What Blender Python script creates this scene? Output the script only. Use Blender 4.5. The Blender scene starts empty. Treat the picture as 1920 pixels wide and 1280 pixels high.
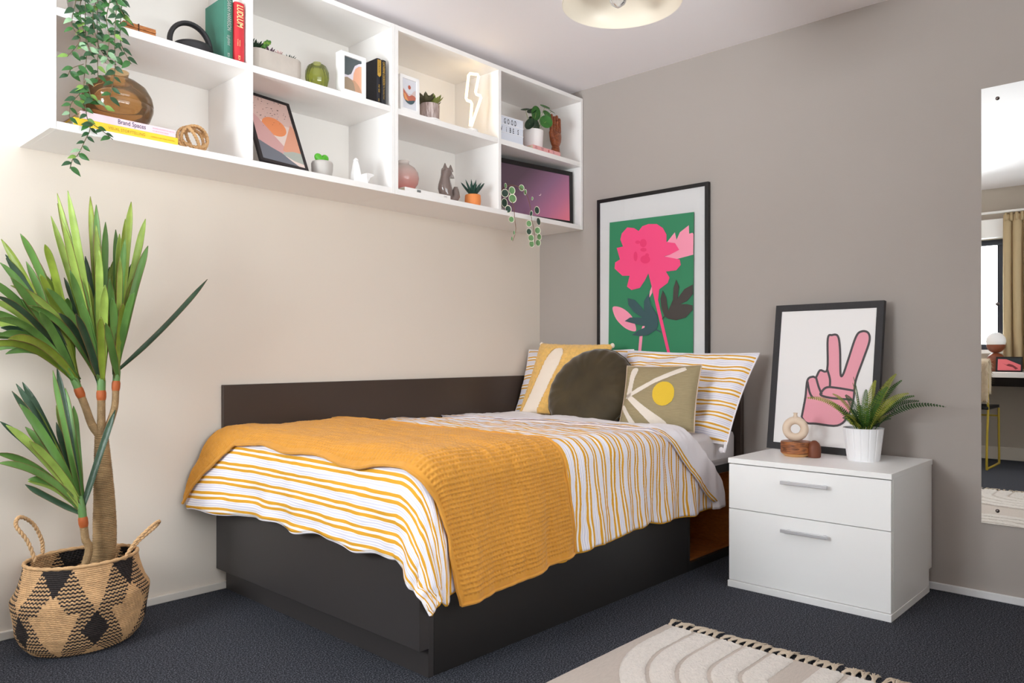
import bpy, math, random
import numpy as np
from mathutils import Vector, Matrix, noise
random.seed(7)
SC = bpy.context.scene
COL = SC.collection
PI = math.pi

# ------------------------------------------------------------ camera, world, light, exposure
FPX = 1429.5; TH = math.radians(43.03); HY = 662.0; ROOM_H = 2.45
CAM = np.array([-3.43857, -2.98350, 0.95795])
FW = np.array([math.cos(TH), math.sin(TH), 0.0]); RT = np.array([math.sin(TH), -math.cos(TH), 0.0]); UP = np.array([0, 0, 1.0])
cd = bpy.data.cameras.new('camera'); cam = bpy.data.objects.new('camera', cd); COL.objects.link(cam)
cd.sensor_width = 36.0; cd.lens = 36.0 * FPX / 1920.0; cd.shift_y = (HY - 640.0) / 1920.0
cd.clip_start = 0.02
cam.location = CAM; cam.rotation_euler = (PI / 2, 0, TH - PI / 2)
SC.camera = cam
SC.view_settings.view_transform = 'Standard'; SC.view_settings.look = 'None'
SC.view_settings.exposure = 0.24; SC.view_settings.gamma = 1.0; SC.view_settings.use_curve_mapping = False
try:
    SC.cycles.max_bounces = 12; SC.cycles.diffuse_bounces = 8; SC.cycles.transparent_max_bounces = 16
except Exception:
    pass
wd = bpy.data.worlds.new('world'); SC.world = wd; wd.use_nodes = True
bgn = wd.node_tree.nodes['Background']; bgn.inputs[0].default_value = (0.93, 0.96, 1.0, 1); bgn.inputs[1].default_value = 2.0
WX = -4.61                                   # the window wall
def area(name, loc, rot, sx, sy, power, col):
    l = bpy.data.lights.new(name, 'AREA'); l.shape = 'RECTANGLE'; l.size = sx; l.size_y = sy; l.energy = power; l.color = col
    o = bpy.data.objects.new(name, l); COL.objects.link(o); o.location = loc; o.rotation_euler = rot
    return o
# daylight standing outside the window shown in the mirror: open sky from above, light thrown back up by the ground outside
DAY = (0.93, 0.96, 1.0)
area('sky_light_near', (WX - 1.20, -0.90, 1.55), (0, -PI / 2, 0), 2.0, 2.2, 330, DAY)
area('sky_light_high', (WX - 1.10, -1.00, 2.75), (0, -PI / 2 + math.radians(38), 0), 1.6, 2.6, 110, DAY)
area('ground_light_near', (WX - 2.10, -1.00, 0.10), (0, -PI / 2 - math.radians(30), 0), 1.6, 2.6, 700, DAY)
# fill lamps outside a wide window added behind the camera
area('fill_light_front', (-2.65, -4.45, 1.6), (PI / 2, 0, 0), 2.9, 1.7, 70, DAY)
area('fill_light_front_low', (-2.55, -4.55, 0.3), (PI / 2 + math.radians(42), 0, 0), 2.8, 1.3, 210, DAY)

# ------------------------------------------------------------ measuring: a sight line cut by a real plane
def ray(u, v): return FW + RT * (u - 960) / FPX - UP * (v - HY) / FPX
def on(u, v, ax, val):
    d = ray(u, v); t = (val - CAM[ax]) / d[ax]; return Vector(CAM + t * d)
def onp(u, v, p0, n):
    d = ray(u, v); n = np.array(n); t = ((np.array(p0) - CAM) @ n) / (d @ n); return Vector(CAM + t * d)

# ------------------------------------------------------------ materials
def lin(c):
    if isinstance(c, str):
        c = [int(c[i:i + 2], 16) / 255 for i in (0, 2, 4)]
    else: c = [x / 255 for x in c]
    return tuple(((x + 0.055) / 1.055) ** 2.4 if x > 0.04045 else x / 12.92 for x in c) + (1.0,)
MC = {}
def mat(name, col, rough=0.6, metal=0.0, bump=0, bscale=50, var=0.0, vscale=6, spec=0.5, trans=0, emit=0, ior=1.45, sheen=0, coat=0, stretch=None, alpha=1):
    if name in MC: return MC[name]
    m = bpy.data.materials.new(name); m.use_nodes = True; nt = m.node_tree; b = nt.nodes['Principled BSDF']
    c = lin(col); b.inputs['Base Color'].default_value = c; b.inputs['Roughness'].default_value = rough; b.inputs['Metallic'].default_value = metal
    b.inputs['Specular IOR Level'].default_value = spec; b.inputs['IOR'].default_value = ior
    b.inputs['Transmission Weight'].default_value = trans; b.inputs['Sheen Weight'].default_value = sheen; b.inputs['Coat Weight'].default_value = coat
    if emit: b.inputs['Emission Color'].default_value = c; b.inputs['Emission Strength'].default_value = emit
    tc = nt.nodes.new('ShaderNodeTexCoord'); src = tc.outputs['Object']
    if stretch:
        mp = nt.nodes.new('ShaderNodeMapping'); mp.inputs['Scale'].default_value = stretch; nt.links.new(src, mp.inputs[0]); src = mp.outputs[0]
    if var:
        n = nt.nodes.new('ShaderNodeTexNoise'); n.inputs['Scale'].default_value = vscale; n.inputs['Detail'].default_value = 4; nt.links.new(src, n.inputs['Vector'])
        r = nt.nodes.new('ShaderNodeMapRange'); r.inputs[1].default_value = 0.3; r.inputs[2].default_value = 0.7; r.inputs[3].default_value = 1 - var; r.inputs[4].default_value = 1 + var
        nt.links.new(n.outputs['Fac'], r.inputs[0])
        mx = nt.nodes.new('ShaderNodeVectorMath'); mx.operation = 'SCALE'; mx.inputs[0].default_value = c[:3]; nt.links.new(r.outputs[0], mx.inputs['Scale']); nt.links.new(mx.outputs[0], b.inputs['Base Color'])
    if bump:
        n = nt.nodes.new('ShaderNodeTexNoise'); n.inputs['Scale'].default_value = bscale; n.inputs['Detail'].default_value = 3; nt.links.new(src, n.inputs['Vector'])
        bp = nt.nodes.new('ShaderNodeBump'); bp.inputs['Strength'].default_value = min(1, bump); bp.inputs['Distance'].default_value = 0.004; nt.links.new(n.outputs['Fac'], bp.inputs['Height']); nt.links.new(bp.outputs[0], b.inputs['Normal'])
    MC[name] = m; return m
def ramp_mat(name, src_kind, stops, scale=1.0, axis=0, rough=0.7, interp='CONSTANT', bump=0, bscale=200, distort=0, sheen=0):
    """colour bands repeated along one axis of the UVs (metres)"""
    m = bpy.data.materials.new(name); m.use_nodes = True; nt = m.node_tree; b = nt.nodes['Principled BSDF']; L = nt.links
    tc = nt.nodes.new('ShaderNodeTexCoord'); sx = nt.nodes.new('ShaderNodeSeparateXYZ'); L.new(tc.outputs[src_kind], sx.inputs[0])
    mu = nt.nodes.new('ShaderNodeMath'); mu.operation = 'MULTIPLY'; mu.inputs[1].default_value = scale; L.new(sx.outputs[axis], mu.inputs[0])
    fr = nt.nodes.new('ShaderNodeMath'); fr.operation = 'FRACT'; L.new(mu.outputs[0], fr.inputs[0])
    cr = nt.nodes.new('ShaderNodeValToRGB'); cr.color_ramp.interpolation = interp
    e = cr.color_ramp.elements
    while len(e) < len(stops): e.new(0.5)
    for i, (p, c) in enumerate(stops): e[i].position = p; e[i].color = lin(c)
    L.new(fr.outputs[0], cr.inputs[0]); L.new(cr.outputs[0], b.inputs['Base Color']); b.inputs['Roughness'].default_value = rough; b.inputs['Sheen Weight'].default_value = sheen
    b.inputs['Specular IOR Level'].default_value = 0.25
    if bump:
        n = nt.nodes.new('ShaderNodeTexNoise'); n.inputs['Scale'].default_value = bscale; L.new(tc.outputs['Object'], n.inputs['Vector'])
        bp = nt.nodes.new('ShaderNodeBump'); bp.inputs['Strength'].default_value = bump; bp.inputs['Distance'].default_value = 0.003; L.new(n.outputs['Fac'], bp.inputs['Height']); L.new(bp.outputs[0], b.inputs['Normal'])
    MC[name] = m; return m
def wood_mat(name, c1, c2, scale=(1, 1, 8), rough=0.5, wscale=14, dist=3):
    m = bpy.data.materials.new(name); m.use_nodes = True; nt = m.node_tree; b = nt.nodes['Principled BSDF']; L = nt.links
    tc = nt.nodes.new('ShaderNodeTexCoord'); mp = nt.nodes.new('ShaderNodeMapping'); mp.inputs['Scale'].default_value = scale; L.new(tc.outputs['Object'], mp.inputs[0])
    n = nt.nodes.new('ShaderNodeTexNoise'); n.inputs['Scale'].default_value = wscale; n.inputs['Detail'].default_value = 6; n.inputs['Distortion'].default_value = dist; L.new(mp.outputs[0], n.inputs['Vector'])
    cr = nt.nodes.new('ShaderNodeValToRGB'); e = cr.color_ramp.elements; e[0].position = 0.35; e[0].color = lin(c1); e[1].position = 0.65; e[1].color = lin(c2)
    L.new(n.outputs['Fac'], cr.inputs[0]); L.new(cr.outputs[0], b.inputs['Base Color']); b.inputs['Roughness'].default_value = rough
    MC[name] = m; return m
def glass_mat(name, col, rough=0.0, density=0.0):
    """clear coloured glass: tinted see-through body with a Fresnel shine"""
    m = bpy.data.materials.new(name); m.use_nodes = True; nt = m.node_tree; L = nt.links
    nt.nodes.remove(nt.nodes['Principled BSDF']); out = nt.nodes['Material Output']
    tr = nt.nodes.new('ShaderNodeBsdfTransparent'); tr.inputs[0].default_value = lin(col)
    gl = nt.nodes.new('ShaderNodeBsdfGlossy'); gl.inputs['Roughness'].default_value = 0.03
    lw = nt.nodes.new('ShaderNodeFresnel'); lw.inputs[0].default_value = 1.5
    mx = nt.nodes.new('ShaderNodeMixShader'); L.new(lw.outputs[0], mx.inputs[0]); L.new(tr.outputs[0], mx.inputs[1]); L.new(gl.outputs[0], mx.inputs[2])
    if density:
        df = nt.nodes.new('ShaderNodeBsdfPrincipled'); df.inputs['Base Color'].default_value = lin(col); df.inputs['Roughness'].default_value = 0.15
        m2 = nt.nodes.new('ShaderNodeMixShader'); m2.inputs[0].default_value = density; L.new(mx.outputs[0], m2.inputs[1]); L.new(df.outputs[0], m2.inputs[2]); mx = m2
    L.new(mx.outputs[0], out.inputs[0]); MC[name] = m; return m

def carpet_mat():
    m = bpy.data.materials.new('carpet'); m.use_nodes = True; nt = m.node_tree; b = nt.nodes['Principled BSDF']; L = nt.links
    tc = nt.nodes.new('ShaderNodeTexCoord')
    n = nt.nodes.new('ShaderNodeTexNoise'); n.inputs['Scale'].default_value = 210; n.inputs['Detail'].default_value = 5; n.inputs['Roughness'].default_value = 0.8; L.new(tc.outputs['Object'], n.inputs['Vector'])
    cr = nt.nodes.new('ShaderNodeValToRGB'); e = cr.color_ramp.elements; e[0].position = 0.36; e[0].color = lin('131316'); e[1].position = 0.68; e[1].color = lin('9a9ca8')
    e2 = e.new(0.5); e2.color = lin('3c3e45')
    L.new(n.outputs['Fac'], cr.inputs[0]); L.new(cr.outputs[0], b.inputs['Base Color']); b.inputs['Roughness'].default_value = 0.95; b.inputs['Specular IOR Level'].default_value = 0.1
    bp = nt.nodes.new('ShaderNodeBump'); bp.inputs['Strength'].default_value = 0.9; bp.inputs['Distance'].default_value = 0.006; L.new(n.outputs['Fac'], bp.inputs['Height']); L.new(bp.outputs[0], b.inputs['Normal'])
    MC['carpet'] = m; return m

# ------------------------------------------------------------ mesh building
class MB:
    def __init__(s): s.v = []; s.f = []; s.mi = []; s.uv = {}
    def add(s, vs, fs, mi=0, uvs=None):
        o = len(s.v); s.v += [tuple(p) for p in vs]
        for k, f in enumerate(fs):
            if uvs is not None: s.uv[len(s.f)] = [uvs[i] for i in f]
            s.f.append(tuple(i + o for i in f)); s.mi.append(mi[k] if isinstance(mi, (list, tuple)) else mi)
        return s
    def box(s, lo, hi, mi=0):
        (a, b, c), (d, e, f) = lo, hi
        return s.add([(a, b, c), (d, b, c), (d, e, c), (a, e, c), (a, b, f), (d, b, f), (d, e, f), (a, e, f)],
                     [(0, 3, 2, 1), (4, 5, 6, 7), (0, 1, 5, 4), (1, 2, 6, 5), (2, 3, 7, 6), (3, 0, 4, 7)], mi)
    def lathe(s, prof, c=(0, 0, 0), n=32, mi=0, ex=1, ey=1, cap=True):
        vs = []; fs = []
        for r, z in prof:
            for k in range(n):
                a = 2 * PI * k / n; vs.append((c[0] + r * ex * math.cos(a), c[1] + r * ey * math.sin(a), c[2] + z))
        for j in range(len(prof) - 1):
            for k in range(n):
                k2 = (k + 1) % n; fs.append((j * n + k, j * n + k2, (j + 1) * n + k2, (j + 1) * n + k))
        if cap:
            if prof[0][0] > 1e-5: fs.append(tuple(range(n - 1, -1, -1)))
            if prof[-1][0] > 1e-5: m = (len(prof) - 1) * n; fs.append(tuple(m + k for k in range(n)))
        return s.add(vs, fs, mi)
    def tube(s, path, rad, n=8, mi=0, closed=False, flat=1.0):
        P = [Vector(p) for p in path]; N = len(P); vs = []; fs = []
        R = rad if hasattr(rad, '__len__') else [rad] * N
        ref = None
        for i in range(N):
            if closed: t = P[(i + 1) % N] - P[i - 1]
            else: t = P[min(i + 1, N - 1)] - P[max(i - 1, 0)]
            t.normalize()
            if ref is None:
                ref = Vector((0, 0, 1)) if abs(t.z) < 0.9 else Vector((1, 0, 0))
            a = (ref - t * ref.dot(t)).normalized(); b = t.cross(a); ref = a
            for k in range(n):
                an = 2 * PI * k / n; vs.append(P[i] + (a * math.cos(an) + b * math.sin(an) * flat) * R[i])
        for i in range(N if closed else N - 1):
            i2 = (i + 1) % N
            for k in range(n):
                k2 = (k + 1) % n; fs.append((i * n + k, i * n + k2, i2 * n + k2, i2 * n + k))
        if not closed: fs.append(tuple(range(n - 1, -1, -1))); fs.append(tuple((N - 1) * n + k for k in range(n)))
        return s.add(vs, fs, mi)
    def prism(s, outline, to3, depth, mi=0):
        """outline 2D -> to3(x, y, d) with d = 0 front and d = depth back"""
        n = len(outline); vs = [to3(x, y, 0) for x, y in outline] + [to3(x, y, depth) for x, y in outline]
        fs = [tuple(range(n)), tuple(range(2 * n - 1, n - 1, -1))] + [(i, i + n, (i + 1) % n + n, (i + 1) % n) for i in range(n)]
        return s.add(vs, fs, mi)
    def ell(s, c, r, n=16, m=10, mi=0, rot=None):
        vs = []; fs = []
        for j in range(m + 1):
            th = PI * j / m
            for k in range(n):
                a = 2 * PI * k / n; p = Vector((r[0] * math.sin(th) * math.cos(a), r[1] * math.sin(th) * math.sin(a), -r[2] * math.cos(th)))
                if rot: p = rot @ p
                vs.append(p + Vector(c))
        for j in range(m):
            for k in range(n):
                k2 = (k + 1) % n; fs.append((j * n + k, j * n + k2, (j + 1) * n + k2, (j + 1) * n + k))
        return s.add(vs, fs, mi)
    def grid(s, fn, nu, nv, mi=0, uvf=None):
        vs = []; uv = []
        for j in range(nv + 1):
            for i in range(nu + 1):
                vs.append(fn(i / nu, j / nv)); uv.append(uvf(i / nu, j / nv) if uvf else (i / nu, j / nv))
        w = nu + 1
        fs = [(j * w + i, j * w + i + 1, (j + 1) * w + i + 1, (j + 1) * w + i) for j in range(nv) for i in range(nu)]
        return s.add(vs, fs, mi, uv)
    def xf(s, M): s.v = [tuple(M @ Vector(p)) for p in s.v]; return s
def tag(o, label=None, cat=None, group=None, kind=None):
    if label: o['label'] = label
    if cat: o['category'] = cat
    if group: o['group'] = group
    if kind: o['kind'] = kind
    return o
def tmat(o): return Matrix.LocRotScale(o.location, o.rotation_euler, None)
def obj(name, mb, m, parent=None, smooth=30, bevel=0, sub=0, world=True, solid=0):
    """one mesh object; under a parent the points are given in room coordinates"""
    if world and parent is not None:
        M = Matrix.Identity(4); p = parent; chain = []
        while p is not None: chain.append(p); p = p.parent
        for q in reversed(chain): M = M @ tmat(q)
        Mi = M.inverted(); mb.v = [tuple(Mi @ Vector(p)) for p in mb.v]
    me = bpy.data.meshes.new(name); me.from_pydata(mb.v, [], mb.f); me.update()
    ms = m if isinstance(m, (list, tuple)) else [m]
    for x in ms: me.materials.append(x)
    if len(ms) > 1: me.polygons.foreach_set('material_index', mb.mi)
    if mb.uv:
        ul = me.uv_layers.new(name='UVMap')
        for p in me.polygons:
            u = mb.uv.get(p.index)
            if u:
                for k, li in enumerate(p.loop_indices): ul.data[li].uv = u[k]
    if smooth:
        me.shade_smooth(); me.set_sharp_from_angle(angle=math.radians(smooth))
    o = bpy.data.objects.new(name, me); COL.objects.link(o)
    if parent is not None: o.parent = parent
    if bevel:
        b = o.modifiers.new('bevel', 'BEVEL'); b.width = bevel; b.segments = 2; b.limit_method = 'ANGLE'; b.angle_limit = math.radians(40)
    if solid:
        b = o.modifiers.new('solid', 'SOLIDIFY'); b.thickness = solid; b.offset = 0
    if sub:
        b = o.modifiers.new('sub', 'SUBSURF'); b.levels = sub; b.render_levels = sub
    return o
def thing(name, label, cat, loc=(0, 0, 0), rz=0, group=None, rot=None):
    o = bpy.data.objects.new(name, None); COL.objects.link(o); o.empty_display_size = 0.05
    o.location = loc; o.rotation_euler = rot or (0, 0, rz); return tag(o, label, cat, group)
def struct(name, mb, m, parent=None, **k):
    o = obj(name, mb, m, parent, **k)
    if parent is None: o['kind'] = 'structure'
    return o
def spline(pts, n=8, closed=True):
    P = [Vector((p[0], p[1], p[2] if len(p) > 2 else 0)) for p in pts]; N = len(P); out = []
    for i in range(N if closed else N - 1):
        if closed: a, b, c, d = P[i - 1], P[i], P[(i + 1) % N], P[(i + 2) % N]
        else: a, b, c, d = P[max(i - 1, 0)], P[i], P[i + 1], P[min(i + 2, N - 1)]
        for k in range(n):
            t = k / n; out.append(0.5 * ((2 * b) + (c - a) * t + (2 * a - 5 * b + 4 * c - d) * t * t + (3 * b - a - 3 * c + d) * t ** 3))
    if not closed: out.append(P[-1])
    return out
def text_mb(s, M, size=1.0, shear=0, sx=1.0, spacing=1.0, bold=0, align='LEFT', mb=None, mi=0):
    """lettering as mesh; M takes text x, y (z = up off the surface) to the room"""
    cu = bpy.data.curves.new('t', 'FONT'); cu.body = s; cu.size = size; cu.shear = shear; cu.space_character = spacing; cu.offset = bold; cu.align_x = align; cu.resolution_u = 3
    to = bpy.data.objects.new('t', cu); COL.objects.link(to)
    dg = bpy.context.evaluated_depsgraph_get(); me = bpy.data.meshes.new_from_object(to.evaluated_get(dg))
    mb = mb or MB()
    mb.add([M @ Vector((v.co.x * sx, v.co.y, 0)) for v in me.vertices], [tuple(p.vertices) for p in me.polygons], mi)
    bpy.data.objects.remove(to); bpy.data.curves.remove(cu); bpy.data.meshes.remove(me)
    return mb
def basis(o, x, y):
    """matrix with origin o, text-x along x, text-y along y, z out"""
    x = Vector(x).normalized(); y = Vector(y); y = (y - x * y.dot(x)).normalized(); z = x.cross(y)
    M = Matrix((x, y, z)).transposed().to_4x4(); M.translation = Vector(o); return M
def sstep(a, b, x):
    t = min(1, max(0, (x - a) / (b - a))); return t * t * (3 - 2 * t)

# ------------------------------------------------------------ common materials
wallA = mat('cream_wall_paint', (223, 212, 199), 0.75, bump=0.06, bscale=260, var=0.008, vscale=1.5)
wallB = mat('taupe_wall_paint', (169, 160, 153), 0.75, bump=0.08, bscale=260, var=0.015, vscale=2)
ceilM = mat('ceiling_paint', (243, 238, 239), 0.85, bump=0.05, bscale=200)
white = mat('white_laminate', (240, 237, 234), 0.38, bump=0.03, bscale=120)
whiteB = mat('white_backing', (236, 231, 225), 0.5)
nsM = mat('nightstand_laminate', (246, 245, 244), 0.35)
skM = mat('skirting_paint', (222, 214, 204), 0.4)
black = mat('black_frame', (22, 19, 19), 0.4, bump=0.1, bscale=90, stretch=(1, 1, 8))
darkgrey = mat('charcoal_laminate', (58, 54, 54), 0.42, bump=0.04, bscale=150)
railM = mat('brown_black_laminate', (66, 54, 47), 0.38)
chrome = mat('satin_chrome', (206, 206, 210), 0.38, metal=0.55)
paper = mat('white_paper', (238, 235, 234), 0.6)
soilM = mat('dark_soil', (40, 32, 26), 0.95, bump=0.8, bscale=90)
G1 = mat('leaf_deep_green', (44, 84, 40), 0.42, var=0.25, vscale=25)
G2 = mat('leaf_mid_green', (74, 122, 52), 0.42, var=0.25, vscale=25)
G3 = mat('leaf_bright_green', (120, 156, 58), 0.42, var=0.2, vscale=25)
G4 = mat('leaf_blackish_green', (28, 50, 32), 0.4, var=0.2, vscale=25)
carpetM = carpet_mat()

# ------------------------------------------------------------ room shell
YD = -3.7; H = ROOM_H; T = 0.12
struct('floor', MB().box((WX - T, YD - T, -0.08), (T, T, 0.0)), carpetM, smooth=0)
struct('ceiling', MB().box((WX - T, YD - T, H), (T, T, H + 0.1)), ceilM, smooth=0)
struct('wall_left', MB().box((WX - T, 0, 0), (T, T, H)), wallA, smooth=0)
struct('wall_right', MB().box((0, YD - T, 0), (T, 0, H)), wallB, smooth=0)
W_FILL = (-3.70, -1.20, 0.85, 2.15)  # opening of the window added behind the camera for fill light
wf = MB()
wf.box((WX - T, YD - T, 0), (T, YD, W_FILL[2])); wf.box((WX - T, YD - T, W_FILL[3]), (T, YD, H)); wf.box((WX - T, YD - T, W_FILL[2]), (W_FILL[0], YD, W_FILL[3])); wf.box((W_FILL[1], YD - T, W_FILL[2]), (T, YD, W_FILL[3]))
struct('wall_front', wf, wallA, smooth=0)
W1 = (-1.53, -0.42, 0.99, 1.99); W_ADDED = (-3.32, -2.10, 0.99, 1.99)  # the second opening is an added window that lets in more daylight
wm = MB()
wm.box((WX - T, YD, 0), (WX, 0, W1[2])); wm.box((WX - T, YD, W1[3]), (WX, 0, H))
wm.box((WX - T, W1[1], W1[2]), (WX, 0, W1[3])); wm.box((WX - T, W_ADDED[1], W1[2]), (WX, W1[0], W1[3])); wm.box((WX - T, YD, W1[2]), (WX, W_ADDED[0], W1[3]))
struct('wall_back', wm, mat('window_wall_paint', (190, 180, 168), 0.75), smooth=0)
frameM = mat('dark_window_frame', (48, 54, 66), 0.4)
paneM = glass_mat('window_glass', (250, 252, 252))
for i, (a, b, c, d) in enumerate((W1, W_ADDED)):
    fr = MB(); w = 0.05; x0, x1 = WX - 0.09, WX - 0.03
    fr.box((x0, a, c), (x1, b, c + w)); fr.box((x0, a, d - w), (x1, b, d)); fr.box((x0, a, c + w), (x1, a + w, d - w)); fr.box((x0, b - w, c + w), (x1, b, d - w))
    m = (a + b) / 2; fr.box((x0, m - w / 2, c + w), (x1, m + w / 2, d - w))
    wo = struct('window_%d' % (i + 1), fr, frameM, bevel=0.003)  # only the first is a known window; the second is added for daylight
    for y0, y1 in ((a + w, m - w / 2), (m + w / 2, b - w)):
        obj('pane', MB().box((WX - 0.063, y0, c + w), (WX - 0.057, y1, d - w)), paneM, wo, smooth=0)
    obj('window_sill', MB().box((WX - 0.03, a - 0.03, c - 0.035), (WX + 0.05, b + 0.03, c - 0.001)), white, wo, bevel=0.003)
    obj('lintel_box', MB().box((WX, a - 0.03, d + 0.005), (WX + 0.09, b + 0.03, d + 0.17)), white, wo, bevel=0.003)
fr = MB(); w = 0.05; a, b, c, d = W_FILL; y0, y1 = YD - 0.09, YD - 0.03; m = (a + b) / 2
for lo_, hi_ in (((a, c), (b, c + w)), ((a, d - w), (b, d)), ((a, c + w), (a + w, d - w)), ((b - w, c + w), (b, d - w)), ((m - w / 2, c + w), (m + w / 2, d - w))): fr.box((lo_[0], y0, lo_[1]), (hi_[0], y1, hi_[1]))
wo = struct('window_3', fr, frameM, bevel=0.003)  # added window, unseen, there to light the room from behind the camera
for x0, x1 in ((a + w, m - w / 2), (m + w / 2, b - w)): obj('pane', MB().box((x0, YD - 0.063, c + w), (x1, YD - 0.057, d - w)), paneM, wo, smooth=0)
obj('window_sill', MB().box((a - 0.03, YD - 0.03, c - 0.035), (b + 0.03, YD + 0.05, c - 0.001)), white, wo, bevel=0.003)
struct('baseboard_left', MB().box((WX, -0.012, 0), (0, 0, 0.030)), skM, bevel=0.003)
struct('baseboard_right', MB().box((-0.012, YD, 0), (0, -0.012, 0.030)), mat('skirting_paint_cool', (226, 224, 224), 0.4), bevel=0.003)
struct('baseboard_back', MB().box((WX, YD, 0), (WX + 0.014, -0.012, 0.115)), skM, bevel=0.004)
struct('baseboard_front', MB().box((WX + 0.014, YD, 0), (-0.012, YD + 0.014, 0.06)), skM, bevel=0.003)

# ------------------------------------------------------------ wall shelving units
ZB, ZT, YF = 1.656, 2.40, -0.328; ZM = 2.037
def shelf_unit(x0, x1, xd, label):
    t = 0.0185
    r = thing('wall_shelf_unit', label, 'shelf unit', (x0, 0, ZB), group='wall shelf units over the bed')
    obj('side_panel', MB().box((x0, YF, ZB), (x0 + t, 0, ZT)), white, r, bevel=0.001)
    obj('side_panel', MB().box((x1 - t, YF, ZB), (x1, 0, ZT)), white, r, bevel=0.001)
    obj('bottom_board', MB().box((x0 + t, YF + 0.001, ZB), (x1 - t, 0, ZB + 0.025)), white, r, bevel=0.001)
    obj('top_board', MB().box((x0 + t, YF + 0.001, ZT - 0.0215), (x1 - t, 0, ZT)), white, r, bevel=0.001)
    obj('divider', MB().box((xd - 0.0105, YF + 0.001, ZB + 0.025), (xd + 0.0105, -0.008, ZT - 0.0215)), white, r, bevel=0.001)
    for a, b in ((x0 + t, xd - 0.0105), (xd + 0.0105, x1 - t)):
        obj('shelf_board', MB().box((a, YF + 0.002, ZM - 0.026), (b, -0.008, ZM)), white, r, bevel=0.001)
        obj('back_panel', MB().box((a, -0.008, ZB + 0.025), (b, -0.001, ZT - 0.0215)), whiteB, r, smooth=0)
    return r
shelf_unit(-2.690, -1.3465, -2.0235, 'white two-by-two open wall shelf unit, the left one, with the trailing plant')
shelf_unit(-1.3455, -0.004, -0.6825, 'white two-by-two open wall shelf unit, the right one, with the glowing bolt lamp')
ZL = ZB + 0.025

# ------------------------------------------------------------ bed
bed = thing('bed_base', 'dark charcoal box bed base with brown side rail against cream wall', 'bed', (-1.0, -0.65, 0))
XP, YS = -1.963, -1.269
obj('plinth', MB().box((XP, YS, 0.0), (XP + 0.02, -0.013, 0.44)), darkgrey, bed, bevel=0.001)
obj('foot_panel', MB().box((-2.0, YS - 0.004, 0.088), (XP - 0.001, -0.003, 0.53)), darkgrey, bed, bevel=0.0015)
obj('side_panel', MB().box((XP + 0.0205, YS, 0.0), (-0.475, YS + 0.02, 0.44)), mat('charcoal_shaded_side', (36, 33, 32), 0.45), bed, bevel=0.0015)  # darker copy of the foot panel's charcoal: the side's shade put into the colour
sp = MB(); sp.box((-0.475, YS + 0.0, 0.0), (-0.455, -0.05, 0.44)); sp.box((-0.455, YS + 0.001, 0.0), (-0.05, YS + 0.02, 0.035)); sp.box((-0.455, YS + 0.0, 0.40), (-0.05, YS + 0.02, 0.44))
obj('storage_surround', sp, MC['charcoal_shaded_side'], bed, bevel=0.0015)
orangeW = wood_mat('orange_wood', (150, 84, 30), (176, 104, 40), scale=(1, 1, 6))
nk = MB(); nk.box((-0.455, YS + 0.02, 0.035), (-0.05, YS + 0.42, 0.045)); nk.box((-0.455, YS + 0.41, 0.045), (-0.05, YS + 0.42, 0.40)); nk.box((-0.06, YS + 0.02, 0.045), (-0.05, YS + 0.41, 0.40)); nk.box((-0.455, YS + 0.02, 0.045), (-0.446, YS + 0.41, 0.40)); nk.box((-0.455, YS + 0.02, 0.39), (-0.05, YS + 0.41, 0.40))
obj('storage_niche', nk, orangeW, bed, smooth=0)
obj('slat_deck', MB().box((XP + 0.0, YS + 0.021, 0.42), (-0.05, -0.05, 0.44)), darkgrey, bed, smooth=0)
obj('side_rail', MB().box((-1.978, -0.021, 0.531), (-0.045, -0.001, 0.829)), railM, bed, bevel=0.0015)
obj('headboard', MB().box((-0.044, -1.305, 0.0), (-0.014, -0.001, 0.829)), railM, bed, bevel=0.0015)

def cushion_pts(w, h, th, u, v, puff=0.5, ear=0.0, seed=0, wr=0.004, edge=0.0, k=2.6):
    """u, v in -1..1 -> x, y outline sagging between the corners, z half-thickness"""
    sag = 0.045
    x = u * w / 2 * (1 - sag * (1 - v * v) * abs(u)) ; y = v * h / 2 * (1 - sag * (1 - u * u) * abs(v))
    e = (1 - abs(u) ** k) * (1 - abs(v) ** k); z = th / 2 * max(0, e) ** puff
    n = noise.noise(Vector((u * 2.3 + seed, v * 2.3, seed * 1.7))) * wr * 2 + noise.noise(Vector((u * 7 + seed, v * 7, seed))) * wr * 0.6
    return x, y, z + n * min(1, e * 3 + 0.1)
def cushion(name, label, cat, c, right, up, w, h, th, m, puff=0.5, shear=0.0, seed=0, wr=0.004, n=44, parent=None, edge=0.002, stripes=False, mi_fn=None):
    M = basis(c, right, up) @ Matrix(((1, shear, 0, 0), (0, 1, 0, 0), (0, 0, 1, 0), (0, 0, 0, 1))); mb = MB()
    for side in (1, -1):
        def fn(a, b):
            u = a * 2 - 1; v = b * 2 - 1
            if side < 0: u = -u
            x, y, z = cushion_pts(w, h, th, u, v, puff, seed=seed, wr=wr)
            return M @ Vector((x, y, side * max(z, edge)))
        mb.grid(fn, n, n, uvf=lambda a, b: (((a if side > 0 else 1 - a) - 0.5) * w, (b - 0.5) * h))
    o = obj(name, mb, m, parent, smooth=60)
    if label: tag(o, label, cat)
    return o, M

mattM = mat('mattress_cotton', (214, 208, 208), 0.8, bump=0.15, bscale=60)
mt = thing('mattress', 'pale grey sheeted mattress on dark bed base', 'mattress', (-1.0, -0.65, 0.44))
def rbox(lo, hi, r, n=3):
    mb = MB().box(lo, hi); return mb
obj('mattress_body', MB().box((-1.95, -1.285, 0.441), (-0.050, -0.045, 0.595)), mattM, mt, bevel=0.03)
obj('base_sheet', MB().box((-1.95, -1.275, 0.4405), (-0.052, -0.050, 0.452)), mat('sheet_edge', (180, 172, 172), 0.8), mt)

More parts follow.
